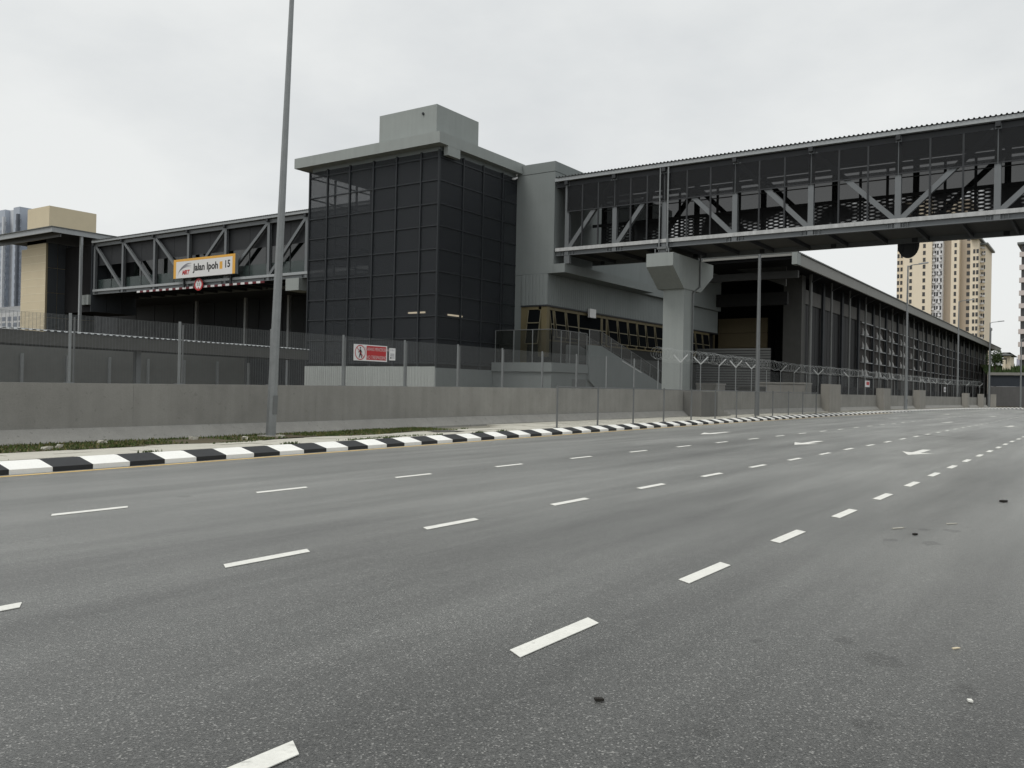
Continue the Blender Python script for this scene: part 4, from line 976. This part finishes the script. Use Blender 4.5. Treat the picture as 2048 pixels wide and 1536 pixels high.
for k in range(9000):
    u=rr.uniform(ub_+4,ub_+40); v=rr.uniform(-20,HV+(u-189)*.15); q=(u-ub_-4)/78; z=zc-1+(at(2020,724,u=215).z-zc+1)*min(1,q*1.6)
    h=rr.uniform(.2,.9)*(1.5 if math.sin(u*.7+v*.4)>.2 else .5); t_=rr.uniform(0,6.28); w=rr.uniform(.12,.35)
    sc.quad((u-math.cos(t_)*w,v-math.sin(t_)*w,z-.2+rr.uniform(0,.3)),(u+math.cos(t_)*w,v+math.sin(t_)*w,z-.2),(u+rr.uniform(-.3,.3),v+rr.uniform(-.3,.3),z+h))
o=obj('hillside_scrub',sc,LEAF,kind='stuff'); o['label']='rough green scrub covering the slope above the far bridge'
# house
hs=thing('hilltop_house','cream house with grey hipped roof on the hill beyond the station','house',(215,30,0))
uh=215; p=lambda x,y: at(x,y,u=uh)
a=p(1996,720); b=p(2027,712); zb3=p(2010,740).z-1
obj('wall',MB().box((uh,b.y+.6,zb3),(uh+9,a.y-1,p(2016,712).z)),CREAM,hs)
obj('wing',MB().box((uh-1.5,p(2012,720).y,zb3),(uh-.01,a.y-1,p(2000,720).z)),CREAM,hs)
e0_,e1_=p(2028.5,711),p(1990,711); rz=p(2008,703).z
mb=MB(); A=[(uh-1.2,e0_.y,e0_.z),(uh-1.2,e1_.y,e0_.z),(uh+10,e1_.y,e0_.z),(uh+10,e0_.y,e0_.z)]; B=[(uh+4,e0_.y+2.5,rz),(uh+4,e1_.y-2.5,rz)]
mb.quad(A[0],A[1],B[1],B[0]).quad(A[1],A[2],B[1]).quad(A[2],A[3],B[0],B[1]).quad(A[3],A[0],B[0]).quad(*A[::-1]); obj('roof',mb,mat('tile_grey',(.11,.115,.11),.8,var=.15),hs)
obj('window',MB().box((uh-.05,p(2007,722).y-.6,p(2007,722).z-.6),(uh+.02,p(2007,722).y+.6,p(2007,722).z+.6)),TWIN,hs)
tr_=thing('small_tree','small dark leafy tree beside the cream hilltop house','tree',(200,33,0))
uc=200; c=at(1991,717,u=uc); obj('trunk',MB().tube([(uc,c.y,c.z-7),(uc+.1,c.y+.1,c.z-3),(uc,c.y,c.z+1)],[.25,.2,.08],7),BARK,tr_)
mb=MB()
for k in range(2600):
    t_=rr.uniform(0,6.28); ph=math.acos(rr.uniform(-1,1)); q=rr.random()**.4*1.9; q*=.75+.25*math.sin(3*t_+2*ph)
    x,y,z=uc+math.cos(t_)*math.sin(ph)*q,c.y+math.sin(t_)*math.sin(ph)*q,c.z+math.cos(ph)*q*1.1
    w=.10; d1=Vector((rr.gauss(0,1),rr.gauss(0,1),rr.gauss(0,1))).normalized()*w; d2=Vector((rr.gauss(0,1),rr.gauss(0,1),rr.gauss(0,1))).normalized()*w; c0=Vector((x,y,z))
    mb.quad(c0-d1,c0+d2,c0+d1,c0-d2)
obj('crown',mb,LEAF,tr_)
t=thing('mauve_far_tower','small hazy mauve tower on the horizon by the right edge','apartment tower',(900,60,0)); a,b=at(2033,730,u=900),at(2046,717,u=900); obj('facade',MB().box((900,b.y-8,0),(920,a.y,b.z)),mat('mauve',(.42,.42,.5),.9),t); obj('crown_block',MB().box((902,b.y-4,b.z),(918,b.y+3,b.z+3)),MT['mauve'],t)
# ------------------------------------------------------------------ background left: grey towers
gt=thing('bluegrey_apartment_tower','tall hazy blue grey apartment tower behind the cream lift tower','apartment tower',(150,330,0))
ug=170
def gy(x): return at(x,560,u=ug).y
ztop=at(20,417,u=ug).z
winm=MB()
for (xa,xb,du,m) in ((-60,-20,0,BLUEG),(-20,7,0,BLUEG),(7,24,2,BLUEL),(24,36,0,BLUEG),(36,60,4,BLUEG)):
    zt_l=ztop-(2 if xa>30 else 0)
    obj('facade',MB().box((ug+du,gy(xb),0),(ug+7,gy(xa),zt_l)),m,gt)
fl=at(20,417,u=ug).z; 
for xw in range(-56,56,7):
    z=3.
    du=2 if 7<xw<24 else 4 if xw>36 else 0
    while z<ztop-4:
        y=gy(xw+3); winm.box((ug+du-.12,y-.9,z),(ug+du-.02,y+.9,z+1.7)); z+=3.1
obj('window_grid',winm,BLUEW,gt,kind='stuff')
for x in (8,36): obj('vertical_fin',MB().box((ug-1,gy(x)-.6,0),(ug-.01,gy(x)+.6,ztop-3)),BLUEL if x==8 else mat('fin_dark',(.12,.135,.16),.9),gt)
pk=thing('white_podium_block','white gridded low block below the blue grey apartment tower','building',(120,220,0))
up=115
def py_(x): return at(x,640,u=up).y
z0,z1=at(20,665,u=up).z,at(20,625,u=up).z
obj('wall',MB().box((up,py_(75),0),(up+20,py_(-70),z1)),mat('podium_white',(.62,.63,.64),.9,var=.05),pk)
obj('roof',MB().box((up+1,py_(70),z1+.02),(up+19,py_(-60),at(20,612,u=up).z)),mat('podium_roof',(.36,.37,.38),.9),pk)
for x in (-58,-47,-36,-25,-14,-3,8,19,30,41,52):
    for y in (638,650,663,676): 
        c=at(x,y,u=up); zc_=at(20,y,u=up).z; obj('window',MB().box((up-.05,c.y-.95,zc_-.5),(up+.02,c.y+.95,zc_+.6)),BLUEW,pk)
for o in ROOTS:
    if 'wl' in o: del o['wl']
